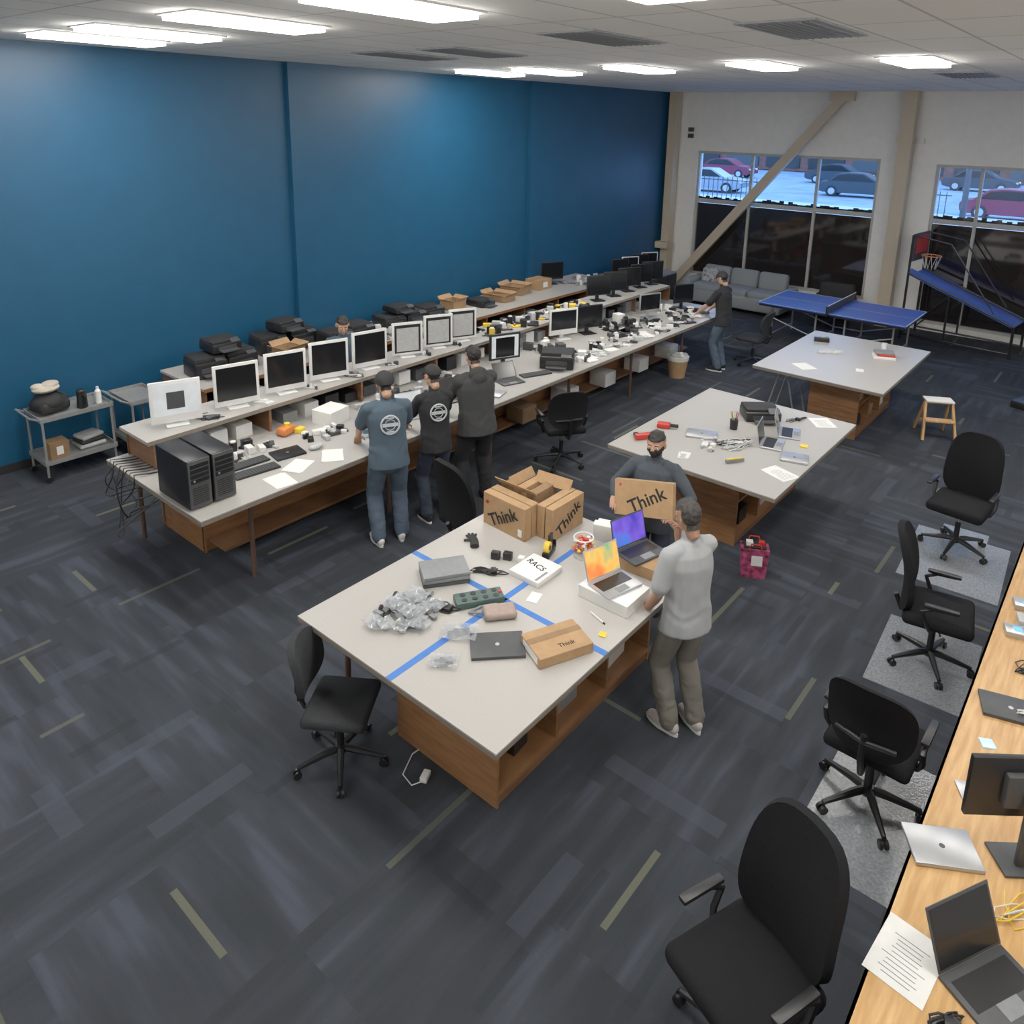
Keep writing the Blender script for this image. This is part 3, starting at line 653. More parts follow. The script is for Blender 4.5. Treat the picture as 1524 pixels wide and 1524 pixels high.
chair('office_chair',(1.95,9.5,0),face(-.6,.8),'small')
chair('office_chair',(4.75,12.75,0),face(-1,.0),'small')
M_mat=mat('clear_chair_mat',(.20,.215,.235),.18,var=.25,scale=60,bump=.25)
for x,y,w,h,rz in ((9.14,4.45,.62,1.15,.0),(9.06,6.2,.7,1.0,.05),(8.93,8.0,.85,1.15,.05)):
    b=Bld(); b.box((0,0,.002),(w,h,.004),M_mat); b.box((.0,h/2+.1,.002),(w*.5,.2,.004),M_mat); b.done('chair_mat',(x,y,0),rz)
# ------------------------------------------------------------------ small things builders
def monitor(name,x,y,z,rz,w=.47,h=.36,fr=M_wpl,sc=M_scr,chin=.0,bez=.02,up=.09,inner=None):
    b=Bld(); zc=up+h/2
    b.box((0,0,zc),(w,.028,h),fr,bev=.005); b.box((0,.0135,zc+chin/2),(w-2*bez,.006,h-2*bez-chin),sc)
    if inner: b.box((0,.0165,zc+chin/2-.01),((w-2*bez)*inner[0],.004,(h-2*bez-chin)*inner[1]),inner[2])
    b.box((0,-.03,zc),(w*.5,.04,h*.5),fr,bev=.01)
    b.box((0,-.05,up*.5+.08),(.06,.02,up+.16),fr); b.box((0,-.02,.006),(w*.45,.19,.012),fr,bev=.004)
    return b.done(name,(x,y,z),rz)
def laptop(name,x,y,z,rz,body=M_dg,sc=M_scr,ang=110,w=.32,d=.22,closed=False):
    b=Bld(); b.box((0,0,.008),(w,d,.016),body,bev=.003)
    if closed:
        b.box((0,0,.019),(w,d,.005),body,bev=.002); b.ball((0,0,.0215),(.014,.014,.0006),M_sil if body!=M_sil else M_dg)
    else:
        b.box((0,-.025,.0165),(w*.86,d*.5,.001),M_blk); b.box((0,.07,.0165),(w*.32,d*.26,.001),M_gray)
        b.T=Matrix.Translation((0,-d/2,.018))@Matrix.Rotation(D2(ang-90),4,'X')
        b.box((0,0,d/2),(w,.006,d),body,bev=.002); b.box((0,.0035,d/2),(w*.94,.001,d*.9),sc); b.T=Matrix.Identity(4)
    return b.done(name,(x,y,z),rz)
def carton(name,x,y,z,w,d,h,rz=0,m=M_card,open_=False,tape=True):
    b=Bld()
    if open_:
        t=.006; b.box((0,0,t/2),(w,d,t),m)
        for s in (-1,1):
            b.box((s*(w/2-t/2),0,h/2),(t,d,h),m); b.box((0,s*(d/2-t/2),h/2),(w,t,h),m)
            b.box((s*(w/2+.03),0,h+.03),(t,d*.96,.1),m,ry=s*.9); b.box((0,s*(d/2+.03),h+.02),(w*.96,t,.1),m,rx=-s*1.1)
        b.box((0,0,h*.6),(w*.8,d*.8,.02),M_card2,rz=.1)
    else:
        b.box((0,0,h/2),(w,d,h),m,bev=.002,seg=1)
        if tape: b.box((0,0,h+.0004),(.045,d,.001),M_card2)
        b.box((w/2+.0004,0,h*.5),(.001,d*.35,h*.5),M_pap)
    return b.done(name,(x,y,z),rz)
def paper(x,y,z,w=.21,d=.29,rz=0,n=1,lines=True):
    b=Bld(); R=random.Random(int(x*97+y*31))
    for k in range(n): b.box((R.uniform(-.02,.02)*(k>0),R.uniform(-.02,.02)*(k>0),.0008+k*.0012),(w,d,.001),M_pap,rz=R.uniform(-.15,.15)*(k>0))
    if lines:
        for k in range(10): b.box((0,-d*.38+k*d*.07,.0008+(n-1)*.0012+.0007),(w*R.uniform(.4,.75),.004,.0004),M_gray)
    return b.done('paper_sheet',(x,y,z),rz)
def cable(b,cx,cy,z,rx,ry,m,R,turns=3,r=.004):
    pts=[];n=turns*12; ph=R.uniform(0,6); k1=R.uniform(.8,1.2)
    for i in range(n):
        a=ph+2*math.pi*turns*i/n*k1; q=1+.35*math.sin(a*2.3+ph)
        pts.append((cx+rx*q*math.cos(a)*.8,cy+ry*q*math.sin(a*1.1)*.8,z+r+.012*(1+math.sin(a*1.7+ph))*.7))
    b.tube(pts,r,m,seg=5)
def cables(name,x,y,z,rx,ry,n=3,cols=(M_blk,),seed=1,r=.004):
    b=Bld();R=random.Random(seed)
    for k in range(n): cable(b,R.uniform(-.3,.3)*rx,R.uniform(-.3,.3)*ry,0,rx*R.uniform(.5,1),ry*R.uniform(.5,1),cols[k%len(cols)],R,2+k%2,r)
    b.box((rx*.3,ry*.2,.018),(.06,.04,.03),cols[0],rz=R.uniform(0,3),bev=.005)
    return b.done(name,(x,y,z))
def clutter(name,x,y,z,w,d,n,seed,mats,hmax=.08,smax=.12):
    b=Bld();R=random.Random(seed)
    for k in range(n):
        px,py=R.uniform(-w/2,w/2),R.uniform(-d/2,d/2); m=R.choice(mats); q=R.random()
        sx,sy,sz=R.uniform(.03,smax),R.uniform(.03,smax),R.uniform(.015,hmax)
        if q<.5: b.box((px,py,sz/2),(sx,sy,sz),m,rz=R.uniform(0,3.1),bev=.004,seg=1)
        elif q<.62: b.cyl((px,py,0),(px,py,sz*1.2),min(.04,sx*.4),m,seg=12); b.cyl((px,py,sz*1.2),(px,py,sz*1.2+.01),min(.03,sx*.3),M_wpl,seg=12)
        elif q<.75: # small laptop / drive, flat
            b.box((px,py,.012),(sx*2,sx*1.4,.024),m,rz=R.uniform(0,3.1),bev=.003,seg=1)
        else: cable(b,px,py,0,R.uniform(.05,.12),R.uniform(.05,.12),R.choice([M_blk,M_wpl,M_blk]),R,2,.004)
    return b.done(name,(x,y,z))
def printer(name,x,y,z,rz,w=.46,d=.38,h=.24,m=M_blk):
    b=Bld(); b.box((0,0,h*.4),(w,d,h*.8),m,bev=.02); b.box((0,-.02,h*.85),(w*.94,d*.88,h*.3),M_blk2,bev=.015)
    b.box((0,d/2+.05,h*.22),(w*.6,.12,.012),M_dg); b.box((-w*.28,d*.42,h*.86),(w*.3,.08,.02),M_dg,rx=-.5); b.box((0,d/2-.01,h*.42),(w*.62,.03,h*.25),M_dg)
    return b.done(name,(x,y,z),rz)
def tower(name,x,y,z,rz,w=.20,d=.54,h=.44):
    b=Bld(); b.box((0,0,h/2+.01),(w,d,h),M_blk,bev=.006); b.box((0,d/2+.006,h/2+.01),(w*.96,.014,h*.98),M_dg,bev=.004)
    for k in range(4): b.box((0,d/2+.015,h*.9-k*.045),(w*.8,.004,.034),M_blk)
    for k in range(8): b.box((0,d/2+.014,h*.45-k*.02),(w*.7,.004,.008),M_blk2)
    b.cyl((w*.25,d/2+.013,h*.6),(w*.25,d/2+.018,h*.6),.01,M_sil)
    for s in (-1,1):
        for q in (-1,1): b.box((s*w*.35,q*d*.4,.005),(.03,.03,.01),M_blk2)
    return b.done(name,(x,y,z),rz)
def keyboard(name,x,y,z,rz,m=M_blk,k=M_dg):
    b=Bld(); b.box((0,0,.009),(.43,.14,.016),m,bev=.004)
    for r in range(5):
        for c in range(15): b.box((-.195+c*.0278,-.052+r*.026,.0185),(.024,.022,.005),k)
    return b.done(name,(x,y,z),rz)
Z=Zt+.001
# ---- table 1 props
b=Bld(); hh=.28
for k in range(2): b.box((6.24,4.32+k*.09,hh/2),(.46,.08,hh),M_card,rz=-.05,bev=.003,seg=1)
b.text('Think',.145,Tm((6.235,4.272,hh*.46),rz=-.05,rx=math.pi/2)@Matrix.Rotation(.5,4,'Z'),M_ink)
for k in range(2): b.box((6.60-k*.085,4.62,hh/2),(.075,.42,hh),M_card,bev=.003,seg=1)
b.text('Think',.145,Tm((6.640,4.62,hh*.46),rz=math.pi/2,rx=math.pi/2)@Matrix.Rotation(.5,4,'Z'),M_ink)
for k in range(3): b.box((6.06+.13*k,4.66,hh*.5),(.075,.34,hh*(1.0+.03*k)),M_card if k%2 else M_card2,bev=.003,ry=.06*k)
for p,d,r in (((6.2,4.48,hh+.03),(.42,.006,.09),(.7,0,0)),((6.36,4.78,hh+.03),(.34,.006,.1),(-.6,0,.1)),((6.10,4.68,hh+.02),(.006,.3,.09),(0,-.6,0))):
    b.box(p,d,M_card,rx=r[0],ry=r[1],rz=r[2])
b.cyl((6.06,4.285,.21),(6.06,4.277,.21),.014,M_red); b.box((6.42,4.268,.06),(.04,.002,.06),M_pap,rz=-.05)
b.done('laptop_carton_bundle',(0,0,Z))
b=Bld(); b.T=Matrix.Diagonal((1,1,.6,1)); b.ball((0,0,.025),(.05,.035,.02),M_blk2)
for k,(a,l) in enumerate(((-.5,.05),(-.2,.06),(.1,.065),(.4,.05),(1.3,.035))): b.tube([(.02*math.cos(a),.02*math.sin(a),.02),(.04*math.cos(a)+l*math.cos(a),.04*math.sin(a)+l*math.sin(a),.014)],[.014,.011],M_blk2)
b.tube([(-.03,0,.03),(-.11,.02,.03)],[.033,.036],M_blk2); b.done('work_glove',(6.15,4.02,Z),2.6)
b=Bld()
for k in range(3): b.box((0,0,.014+k*.029),(.34,.235,.026),M_gray if k else M_dg,bev=.005,rz=.02*k)
b.done('laptop_stack',(6.33,3.52,Z),.95)
b=Bld();R=random.Random(5)
for k in range(54):
    a=R.uniform(0,6.28); q=R.random()**.6; px,py=.2*q*math.cos(a),.24*q*math.sin(a); zz=.015+.06*(1-q)*R.random()
    b.box((px,py,zz),(R.uniform(.035,.07),R.uniform(.015,.035),.02),R.choice([M_dg,M_gray,M_blk,M_blk,M_gray,M_lg]),rz=R.uniform(0,3.1),rx=R.uniform(-.4,.4))
    if k%2: b.panel(lambda u,v:((px+(u-.5)*.11,py+(v-.5)*.11,zz+.022+.014*math.sin(7*u+k)*math.cos(6*v+k)),(0,0,1)),5,5,.001,M_bag)
b.done('bagged_adapters_pile',(6.44,3.05,Z))
b=Bld(); b.box((0,0,.025),(.34,.13,.05),M_teal,bev=.008)
for k in range(4):
    for s in (-1,1): b.cyl((-.11+k*.075,s*.03,.05),(-.11+k*.075,s*.03,.053),.02,M_blk)
b.cyl((.15,0,.05),(.15,0,.058),.012,M_red); b.done('power_distribution_box',(6.72,3.47,Z),1.0)
cables('power_cable',6.53,3.78,Z,.12,.08,3,(M_blk,),4,.0045)
cables('power_cable',6.60,3.25,Z,.12,.06,3,(M_blk,),14,.0045)
b=Bld(); b.box((0,0,.03),(.07,.05,.06),M_blk,bev=.008); b.box((.09,.02,.03),(.07,.05,.06),M_blk,bev=.008); b.box((.2,.01,.025),(.05,.05,.05),M_wpl,bev=.008); b.done('power_adapters',(6.45,3.95,Z),.4)
b=Bld(); b.box((0,0,.022),(.27,.29,.044),M_pap,bev=.002); b.text('RACS',.075,Tm((-.02,.03,.0448),rz=-.2),M_ink); b.box((.1,-.06,.0445),(.02,.14,.001),M_gray); b.done('white_equipment_box',(6.80,4.0,Z),.0)
paper(6.98,3.76,Z,.08,.12,.3,lines=False)
b=Bld(); b.box((0,0,.03),(.22,.14,.05),mat('mauve_pouch',(.33,.25,.22),.9),bev=.02,seg=3); b.tube([(-.12,0,.03),(-.2,.05,.012),(-.12,.1,.012),(0,.11,.012)],.01,M_gray); b.done('zip_pouch',(6.93,3.45,Z),.9)
for x,y,w,sd in ((6.86,3.13,.24,1),(6.98,2.87,.18,2)):
    b=Bld(); b.panel(lambda u,v:(((u-.5)*w,(v-.5)*w*.7,.024+.010*math.sin(9*u+sd)*math.cos(8*v)),(0,0,1)),10,8,.002,M_bag)
    b.box((0,0,.01),(w*.6,.05,.015),M_dg,rz=.4); b.box((.02,.03,.01),(w*.5,.03,.015),M_lg,rz=-.4); b.done('bagged_cable',(x,y,Z),.6)
laptop('closed_laptop',7.13,3.20,Z,.8,M_dg,closed=True,w=.34,d=.24)
b=Bld(); b.box((0,0,.035),(.27,.38,.07),M_card,bev=.003,seg=1); b.box((-.04,0,.0705),(.05,.38,.001),M_card2); b.text('Think',.05,Tm((.07,.03,.0712),rz=math.pi/2),M_ink); b.box((0,-.1905,.035),(.2,.001,.05),M_pap); b.done('laptop_carton',(7.42,3.44,Z),-.42)
b=Bld(); b.box((0,0,.003),(.05,.05,.006),M_yel); b.done('sticky_notes',(7.57,3.74,Z),.3)
b=Bld(); b.cyl((-.07,0,.006),(.07,0,.006),.006,M_wpl); b.cyl((.07,0,.006),(.085,0,.006),.006,M_blk); b.done('marker_pen',(7.44,3.86,Z),-.3)
carton('white_laptop_box',7.4,4.13,Z,.4,.3,.09,0,M_wpl,tape=False)
laptop('open_laptop',7.4,4.14,Z+.0915,face(1,-.25),M_sil,M_sOr,108,.32,.22)
carton('laptop_carton',7.34,4.62,Z,.42,.3,.09,.05,M_card)
laptop('open_laptop',7.32,4.62,Z+.0915,face(1,-.25),M_dg,M_sPu,105,.34,.23)
b=Bld(); M_jar=mat('jar_plastic',(.7,.72,.72),.1,alpha=.5); b.cyl((0,0,0),(0,0,.02),.075,M_jar); R=random.Random(9)
for k in range(60):
    a=R.uniform(0,6.28);q=.075*math.sqrt(R.random()); b.ball((q*math.cos(a),q*math.sin(a),.03+R.random()*.12),(.018,.014,.012),R.choice([M_red,M_org,M_yel,M_pink,M_wpl,M_org]),8,6)
b.tube([(.075*math.cos(a*.3),.075*math.sin(a*.3),.16) for a in range(22)],.006,M_wpl); b.done('candy_jar',(6.93,4.42,Z))
b=Bld(); b.box((0,0,.025),(.06,.16,.05),M_blk,bev=.01); b.cyl((-.02,-.03,.08),(.02,-.03,.08),.045,M_yel,seg=20); b.cyl((-.025,-.03,.08),(.025,-.03,.08),.018,M_blk,seg=16); b.box((0,.08,.06),(.06,.01,.06),M_blk); b.box((0,.03,.11),(.02,.06,.1),M_blk); b.done('tape_dispenser',(6.72,4.26,Z),.3)
b=Bld(); b.box((0,0,.08),(.22,.06,.16),M_pap,bev=.01,rx=.2); b.box((.0,.07,.07),(.2,.05,.14),M_pap,bev=.01); b.done('white_paper_bag',(6.95,4.72,Z),.3)
# ---- table 2 props
b=Bld(); b.box((0,0,.03),(.26,.07,.06),M_red,bev=.015); b.cyl((.1,0,.03),(.2,0,.03),.03,M_blk); b.box((-.08,.05,.02),(.05,.12,.04),M_blk,bev=.01); b.done('cordless_drill',(6.12,6.72,Z),1.0)
b=Bld(); b.box((0,0,.025),(.14,.1,.05),M_red,bev=.01); b.cyl((.06,0,.03),(.16,0,.03),.02,M_blk); b.done('staple_gun',(6.1,7.12,Z),.4)
paper(6.62,6.6,Z,.1,.14,.4,2); paper(7.52,6.85,Z,.21,.29,1.2,2)
b=Bld(); b.cyl((0,0,0),(0,0,.11),.042,M_blk,r1=.045,seg=20); R=random.Random(2)
for k in range(9): a=k*.7; b.cyl((.02*math.cos(a),.02*math.sin(a),.1),(.045*math.cos(a),.045*math.sin(a),.19),.004,R.choice([M_red,M_blk,M_yel,M_org,M_wpl]),seg=6)
b.done('pencil_cup',(6.70,7.6,Z))
printer('black_printer',6.78,8.12,Z,face(.5,-.6),.4,.3,.14)
laptop('closed_laptop',6.52,7.2,Z,.4,M_sil,closed=True); laptop('open_laptop',7.19,7.48,Z,face(.9,.2),M_sil,M_scr,100); laptop('open_laptop',7.22,7.88,Z,face(.9,.3),M_sil,M_scr,105)
laptop('closed_laptop',7.5,7.28,Z,.3,M_sil,closed=True,w=.26)
cables('white_cable_pile',6.90,7.2,Z,.13,.2,9,(M_wpl,M_lg,M_blk),8,.005); cables('black_cable',7.12,8.30,Z,.08,.14,1,(M_blk,),5)
clutter('electronic_parts',6.72,7.0,Z,.16,.25,8,4,[M_wpl,M_lg,M_gray],.04,.07)
b=Bld(); b.box((0,0,.02),(.2,.03,.03),M_gray); b.box((0,0,.04),(.18,.02,.01),M_yel); b.done('hand_file',(7.08,6.80,Z),1.0)
paper(7.37,8.45,Z,.22,.28,.7,2); b=Bld(); b.box((0,0,.004),(.08,.08,.008),M_yel); b.done('sticky_notes',(7.46,7.66,Z),.2)
# ---- table 3 props
b=Bld(); b.box((0,0,.03),(.22,.1,.06),M_blk,bev=.01); b.box((.05,.12,.02),(.14,.1,.04),M_gray,bev=.005); b.box((.02,.05,.061),(.06,.04,.002),M_yel); b.done('barcode_scanner',(6.2,11.85,Z),.4)
cables('white_cable',6.5,11.3,Z,.2,.2,2,(M_wpl,),6); paper(6.45,10.4,Z,.22,.28,.9,2,lines=False)
b=Bld(); b.box((0,0,.02),(.3,.2,.04),M_pap,bev=.004); b.box((.02,0,.055),(.24,.18,.03),M_red,bev=.004); b.box((0,.01,.085),(.26,.18,.03),M_gray,bev=.004); b.done('book_stack',(7.18,11.6,Z),.4)
b=Bld(); b.cyl((0,0,0),(0,0,.09),.035,M_wpl,r1=.04); b.done('paper_cup',(7.05,12.1,Z)); paper(7.1,10.75,Z,.1,.15,.3,lines=False)
# ---- front bench
fx=face(1,-.22)
for i,y in enumerate([3.3,3.94,4.52,5.09,5.68,6.30,6.84,7.30]):
    kw=dict(bez=.03,up=.03)
    if i==0: monitor('desktop_monitor',2.88,y,SZ+.001,fx-.12,.46,.42,M_wpl,M_sWh,.05,inner=(.4,.55,M_dg),**kw)
    elif i in (5,6,7): monitor('desktop_monitor',2.86,y,SZ+.001,fx-.2,.40,.42,M_wpl,M_blk,.0,inner=(.84,.84,M_lg),**kw)
    else: monitor('desktop_monitor',2.88,y,SZ+.001,fx+rnd.uniform(-.08,.08),.46,.44,M_wpl,M_scr,.03,**kw)
monitor('desktop_monitor',3.45,7.5,Z,face(1,-.4),.46,.36,M_blk,M_sWh,bez=.03,up=.12,inner=(.7,.9,M_scr))
monitor('desktop_monitor',3.2,9.15,Z,face(1,-.4),.5,.40,M_wpl,M_scr,.05,.03,.08); monitor('desktop_monitor',3.3,9.68,Z,face(1,-.4),.5,.36,M_blk,M_scr,up=.1,bez=.015)
for x,y in ((2.85,10.6),(2.85,11.1),(2.82,11.6),(2.8,12.05),(2.8,12.45)): monitor('desktop_monitor',x,y,SZ+.001,face(1,-.5),.46,.34,M_blk,M_scr,bez=.015,up=.1)
monitor('desktop_monitor',3.5,11.2,Z,face(1,-.4),.44,.34,M_sil,M_scr,.04,.02,.1); monitor('desktop_monitor',3.55,12.3,Z,face(1,-.4),.44,.34,M_blk,M_scr,bez=.015,up=.1)
tower('computer_tower',3.8,2.88,Z,face(1,0)); tower('computer_tower',3.8,3.10,Z,face(1,0))
mixm=[M_blk,M_wpl,M_dg,M_lg,M_pap,M_blk,M_blk,M_dg]
clutter('electronic_parts',3.32,3.62,Z,.28,.8,26,22,mixm,.08); keyboard('keyboard',3.60,3.58,Z,1.5); keyboard('keyboard',3.80,3.56,Z,1.45); laptop('closed_laptop',3.68,3.98,Z,1.4,M_blk,closed=True,w=.3)
for i,(x,y,r_) in enumerate(((3.98,3.90,.5),(4.12,3.60,1.5),(4.02,4.26,.9))): paper(x,y,Z,.2,.27,r_,2,lines=False)
b=Bld(); b.ball((0,0,.03),(.05,.08,.03),M_lg); b.done('computer_mouse',(3.78,4.24,Z))
carton('white_storage_box',3.3,4.78,Z,.26,.3,.16,.2,M_pap,tape=False)
b=Bld(); b.box((0,0,.05),(.12,.18,.08),M_org,bev=.02); b.cyl((0,.02,.08),(0,.02,.12),.03,M_yel); b.box((.1,.1,.03),(.08,.1,.06),M_yel,bev=.01); b.done('orange_tool_case',(3.25,4.25,Z),.3)
clutter('electronic_parts',3.55,4.5,Z,.25,.4,20,23,[M_wpl,M_lg,M_blk,M_dg,M_blk],.06)
laptop('open_laptop',3.92,4.9,Z,face(.75,-.5),M_sil,M_sBl,115); laptop('open_laptop',3.85,5.5,Z,face(.9,-.3),M_sil,M_sWh,110); laptop('open_laptop',3.8,6.1,Z,face(.9,-.2),M_blk,M_scr,110)
laptop('open_laptop',3.9,7.1,Z,face(.9,-.3),M_dg,M_scr,120); laptop('closed_laptop',4.0,6.62,Z,.3,M_sil,closed=True)
for k,(y,n) in enumerate(((5.35,16),(5.95,18),(6.6,20))): clutter('electronic_parts',3.35,y,Z,.35,.5,n,40+k,mixm,.12)
printer('black_printer',3.93,8.05,Z,face(.5,-.8),.46,.36,.22); keyboard('keyboard',3.95,7.55,Z,1.2)
for k,y in enumerate((8.5,10.2,10.7,11.75)): clutter('electronic_parts',3.45,y,Z,.6,.4,20,60+k,mixm+[M_sil],.14,.15)
for k in range(7): clutter('electronic_parts',3.9,8.55+k*.58,Z,.5,.4,14,70+k,mixm+[M_wpl],.08,.13)
for k in range(6): cables('cable_pile',4.05,8.85+k*.6,Z,.14,.16,5,(M_wpl,M_lg,M_blk),80+k,.006)
for k in range(9): clutter('electronic_parts',2.82,7.78+k*.29,SZ,.4,.2,9,100+k,[M_wpl,M_blk,M_dg,M_lg,M_yel,M_blk],.12,.14)
for k in range(7): clutter('electronic_parts',2.98,3.6+k*.585,SZ,.14,.08,4,130+k,[M_wpl,M_blk,M_dg],.05,.06)
b=Bld();R=random.Random(77)
for k in range(34):
    y=3.1+k*.275
    if abs(((y-2.98)/1.21)-round((y-2.98)/1.21))<.08: continue
    b.box((2.85,y,.05+R.random()*.05),(.3,.18,.1+R.random()*.1),R.choice([M_blk,M_dg,M_blk,M_gray,M_wpl]))
b.done('shelved_hardware',(0,0,Z))
b=Bld();R=random.Random(8)
for k in range(8):
    x=2.60+.07*k; d=.2+.5*R.random(); pts=[(x+.1,3.05,.912),(x+.05,2.88,.915),(x,2.76,.922)]
    sw=R.uniform(-.12,.2)
    for j in range(1,9):
        tt=j/8; pts.append((x+sw*tt+.03*math.sin(6*tt+k),2.72+.05*math.sin(4*tt+k*2)-.02,.9-d*math.sin(math.pi*tt*.62)))
    pts.append((x+sw+.12,2.95,.84-d*.55)); pts.append((x+sw+.2,3.12,.70))
    b.tube(pts,.005+.002*(k%2),M_blk if k%3 else M_dg,seg=6)
b.done('hanging_cables')
b=Bld()
for k in range(9):
    y=3.4+k*1.0; b.tube([(3.36,y,.72),(3.6,y+.2,.55),(3.75,y+.5,.6),(3.4,y+.9,.74)],.012,M_lg if k%2 else M_blk,seg=6)
    if k>3: b.box((3.6,y+.3,.25),(.3,.3,.22),M_wpl if k>4 else M_card2,bev=.01)
b.done('under_bench_bins')
# ---- back bench contents
for x,y,r_ in ((.85,4.68,0),(.85,5.10,.1),(.55,5.78,0),(.55,6.25,.1),(1.05,6.55,0),(.95,7.0,.1),(.65,7.9,0),(.65,8.35,.05),(.6,8.8,0)):
    printer('black_printer',x,y,Z,face(1,-.1)+r_,.42,.4,.26 if y<7.1 else .16)
printer('black_printer',.85,4.9,Z+.29,face(1,0),.4,.36,.15); printer('black_printer',.6,6.02,Z+.29,face(1,.1),.4,.36,.14); printer('black_printer',.65,8.1,Z+.19,face(1,0),.4,.36,.1)
carton('cardboard_box',1.12,5.72,Z,.3,.32,.2,.1,M_card,True)
clutter('electronic_parts',.9,7.42,Z,.7,.3,18,31,[M_wpl,M_card,M_teal,M_grn,M_blk],.16)
carton('cardboard_box',.6,9.4,Z,.3,.35,.15,.1,M_card,True); printer('black_printer',.8,9.9,Z,face(1,0),.36,.4,.12)
carton('cardboard_box',.75,10.45,Z,.5,.34,.1,.1,M_card,True); carton('cardboard_box',.6,11.1,Z,.45,.4,.14,.2,M_card,True); carton('cardboard_box',.65,11.75,Z,.35,.4,.2,0,M_card)
clutter('electronic_parts',1.15,8.6,Z,.3,.9,20,38,[M_wpl,M_blk,M_gray,M_blk],.1)
monitor('desktop_monitor',.6,12.25,Z,face(1,-.5),.5,.36,M_blk,M_scr,bez=.015,up=.1)
for k in range(3): clutter('electronic_parts',.9,12.6+k*.35,Z,.6,.3,10,34+k,[M_gray,M_wpl,M_sil,M_teal],.12)
b=Bld(); b.box((.95,14.9,.4),(1.1,1.9,.8),M_gray,bev=.01)
for k in range(4): b.box((1.51,14.2+k*.47,.4),(.02,.42,.72),M_blk)
b.done('equipment_cabinet')
for k in range(4): monitor('stored_monitor',.95,14.25+k*.42,.802,face(1,-.6),.42,.34,M_wpl if k%2 else M_blk,M_scr,up=.08)
# ---- oak desk props
laptop('closed_laptop',9.61,3.66,.751,.55,M_sil,closed=True,w=.31,d=.22)
b=Bld()
b.box((0,0,.40),(.56,.03,.33),M_blk,bev=.006); b.box((0,-.03,.40),(.25,.04,.18),M_dg,bev=.01); b.box((0,-.07,.22),(.07,.03,.42),M_dg,bev=.01); b.box((0,-.04,.008),(.22,.18,.016),M_dg,bev=.005); b.box((0,.016,.4),(.54,.002,.31),M_scr)
b.done('computer_monitor',(9.88,3.86,.751),face(-.62,.78))
paper(9.61,3.0,.7512,.24,.32,-.1,1)
laptop('open_laptop',9.93,3.10,.751,face(.9,-.5),M_dg,M_scr,115,.36,.25)
cables('cable_bundle',9.80,2.82,.751,.06,.08,5,(M_blk,),12,.005)
laptop('closed_laptop',9.72,4.95,.751,.3,M_dg,closed=True)
keyboard('keyboard',9.92,4.55,.751,.9); b=Bld(); b.box((0,0,.004),(.07,.07,.008),M_sBl); b.done('sticky_notes',(9.66,4.56,.751),.5)
b=Bld(); b.box((0,0,.005),(.20,.18,.01),M_sil,bev=.002); b.done('aluminium_plate',(9.70,4.12,.751),.5)
cables('white_cable',9.82,4.95,.775,.08,.05,1,(M_wpl,),5,.004); cables('black_cable',9.75,5.45,.751,.1,.12,2,(M_blk,),15,.004)
for k in range(3):
    b=Bld(); b.box((0,0,.02),(.16,.12,.04),M_sil if k!=1 else M_lg,bev=.005); b.box((0,0,.041),(.05,.06,.002),M_sBl); b.done('hard_drive_enclosure',(9.64+.05*(k%2),5.82+k*.2,.751),.3)
cables('white_cable',9.98,3.5,.751,.12,.2,2,(M_wpl,M_yel),25,.003)

# ---- floor objects
b=Bld()
for s in (-1,1):
    b.box((s*.19,-.13,.25),(.03,.05,.54),M_oak,rx=-.38,ry=-s*.08); b.box((s*.17,.13,.25),(.025,.04,.54),M_oak,rx=.38,ry=-s*.08)
b.box((0,0,.52),(.36,.2,.025),M_pap,bev=.004); b.box((0,-.14,.27),(.38,.14,.022),M_oak,bev=.004); b.box((0,.19,.15),(.32,.02,.04),M_oak); b.box((0,-.02,.49),(.32,.02,.04),M_oak)
b.done('wooden_step_stool',(8.0,11.4,0),.5)
b=Bld(); M_bg=mat('floral_bag_print',(.30,.05,.12),.4,var=.95,scale=16)
b.box((0,0,.15),(.26,.15,.3),M_bg,taper=.85); b.box((0,0,.305),(.2,.11,.02),M_blk2); b.box((-.05,0,.32),(.06,.06,.06),M_wpl); b.box((.06,0,.32),(.05,.05,.07),M_red)
for s in (-1,1): b.tube([(-.06,s*.07,.3),(-.04,s*.08,.36),(.04,s*.08,.36),(.06,s*.07,.3)],.006,M_red)
b.box((.02,-.077,.19),(.10,.004,.10),M_wpl); b.done('shopping_bag',(7.5,6.45,0),.5)
b=Bld(); b.cyl((0,0,0),(0,0,.36),.13,M_card,r1=.18,seg=28); b.cyl((0,0,.3),(0,0,.365),.176,M_wpl,r1=.186,seg=28)
R=random.Random(3)
for k in range(14): b.ball((R.uniform(-.1,.1),R.uniform(-.1,.1),.36+R.uniform(0,.03)),(.05,.05,.03),R.choice([M_pap,M_lg,M_pap,M_lg]),8,6)
b.done('waste_bin',(4.1,11.2,0))
b=Bld(); b.box((0,0,.02),(.05,.08,.04),M_wpl,bev=.008); b.tube([(0,-.04,.02),(-.06,-.08,.008),(-.15,-.02,.008),(-.16,.15,.008),(-.08,.3,.008)],.004,M_wpl,seg=6); b.done('power_adapter',(6.86,2.82,0),.4)
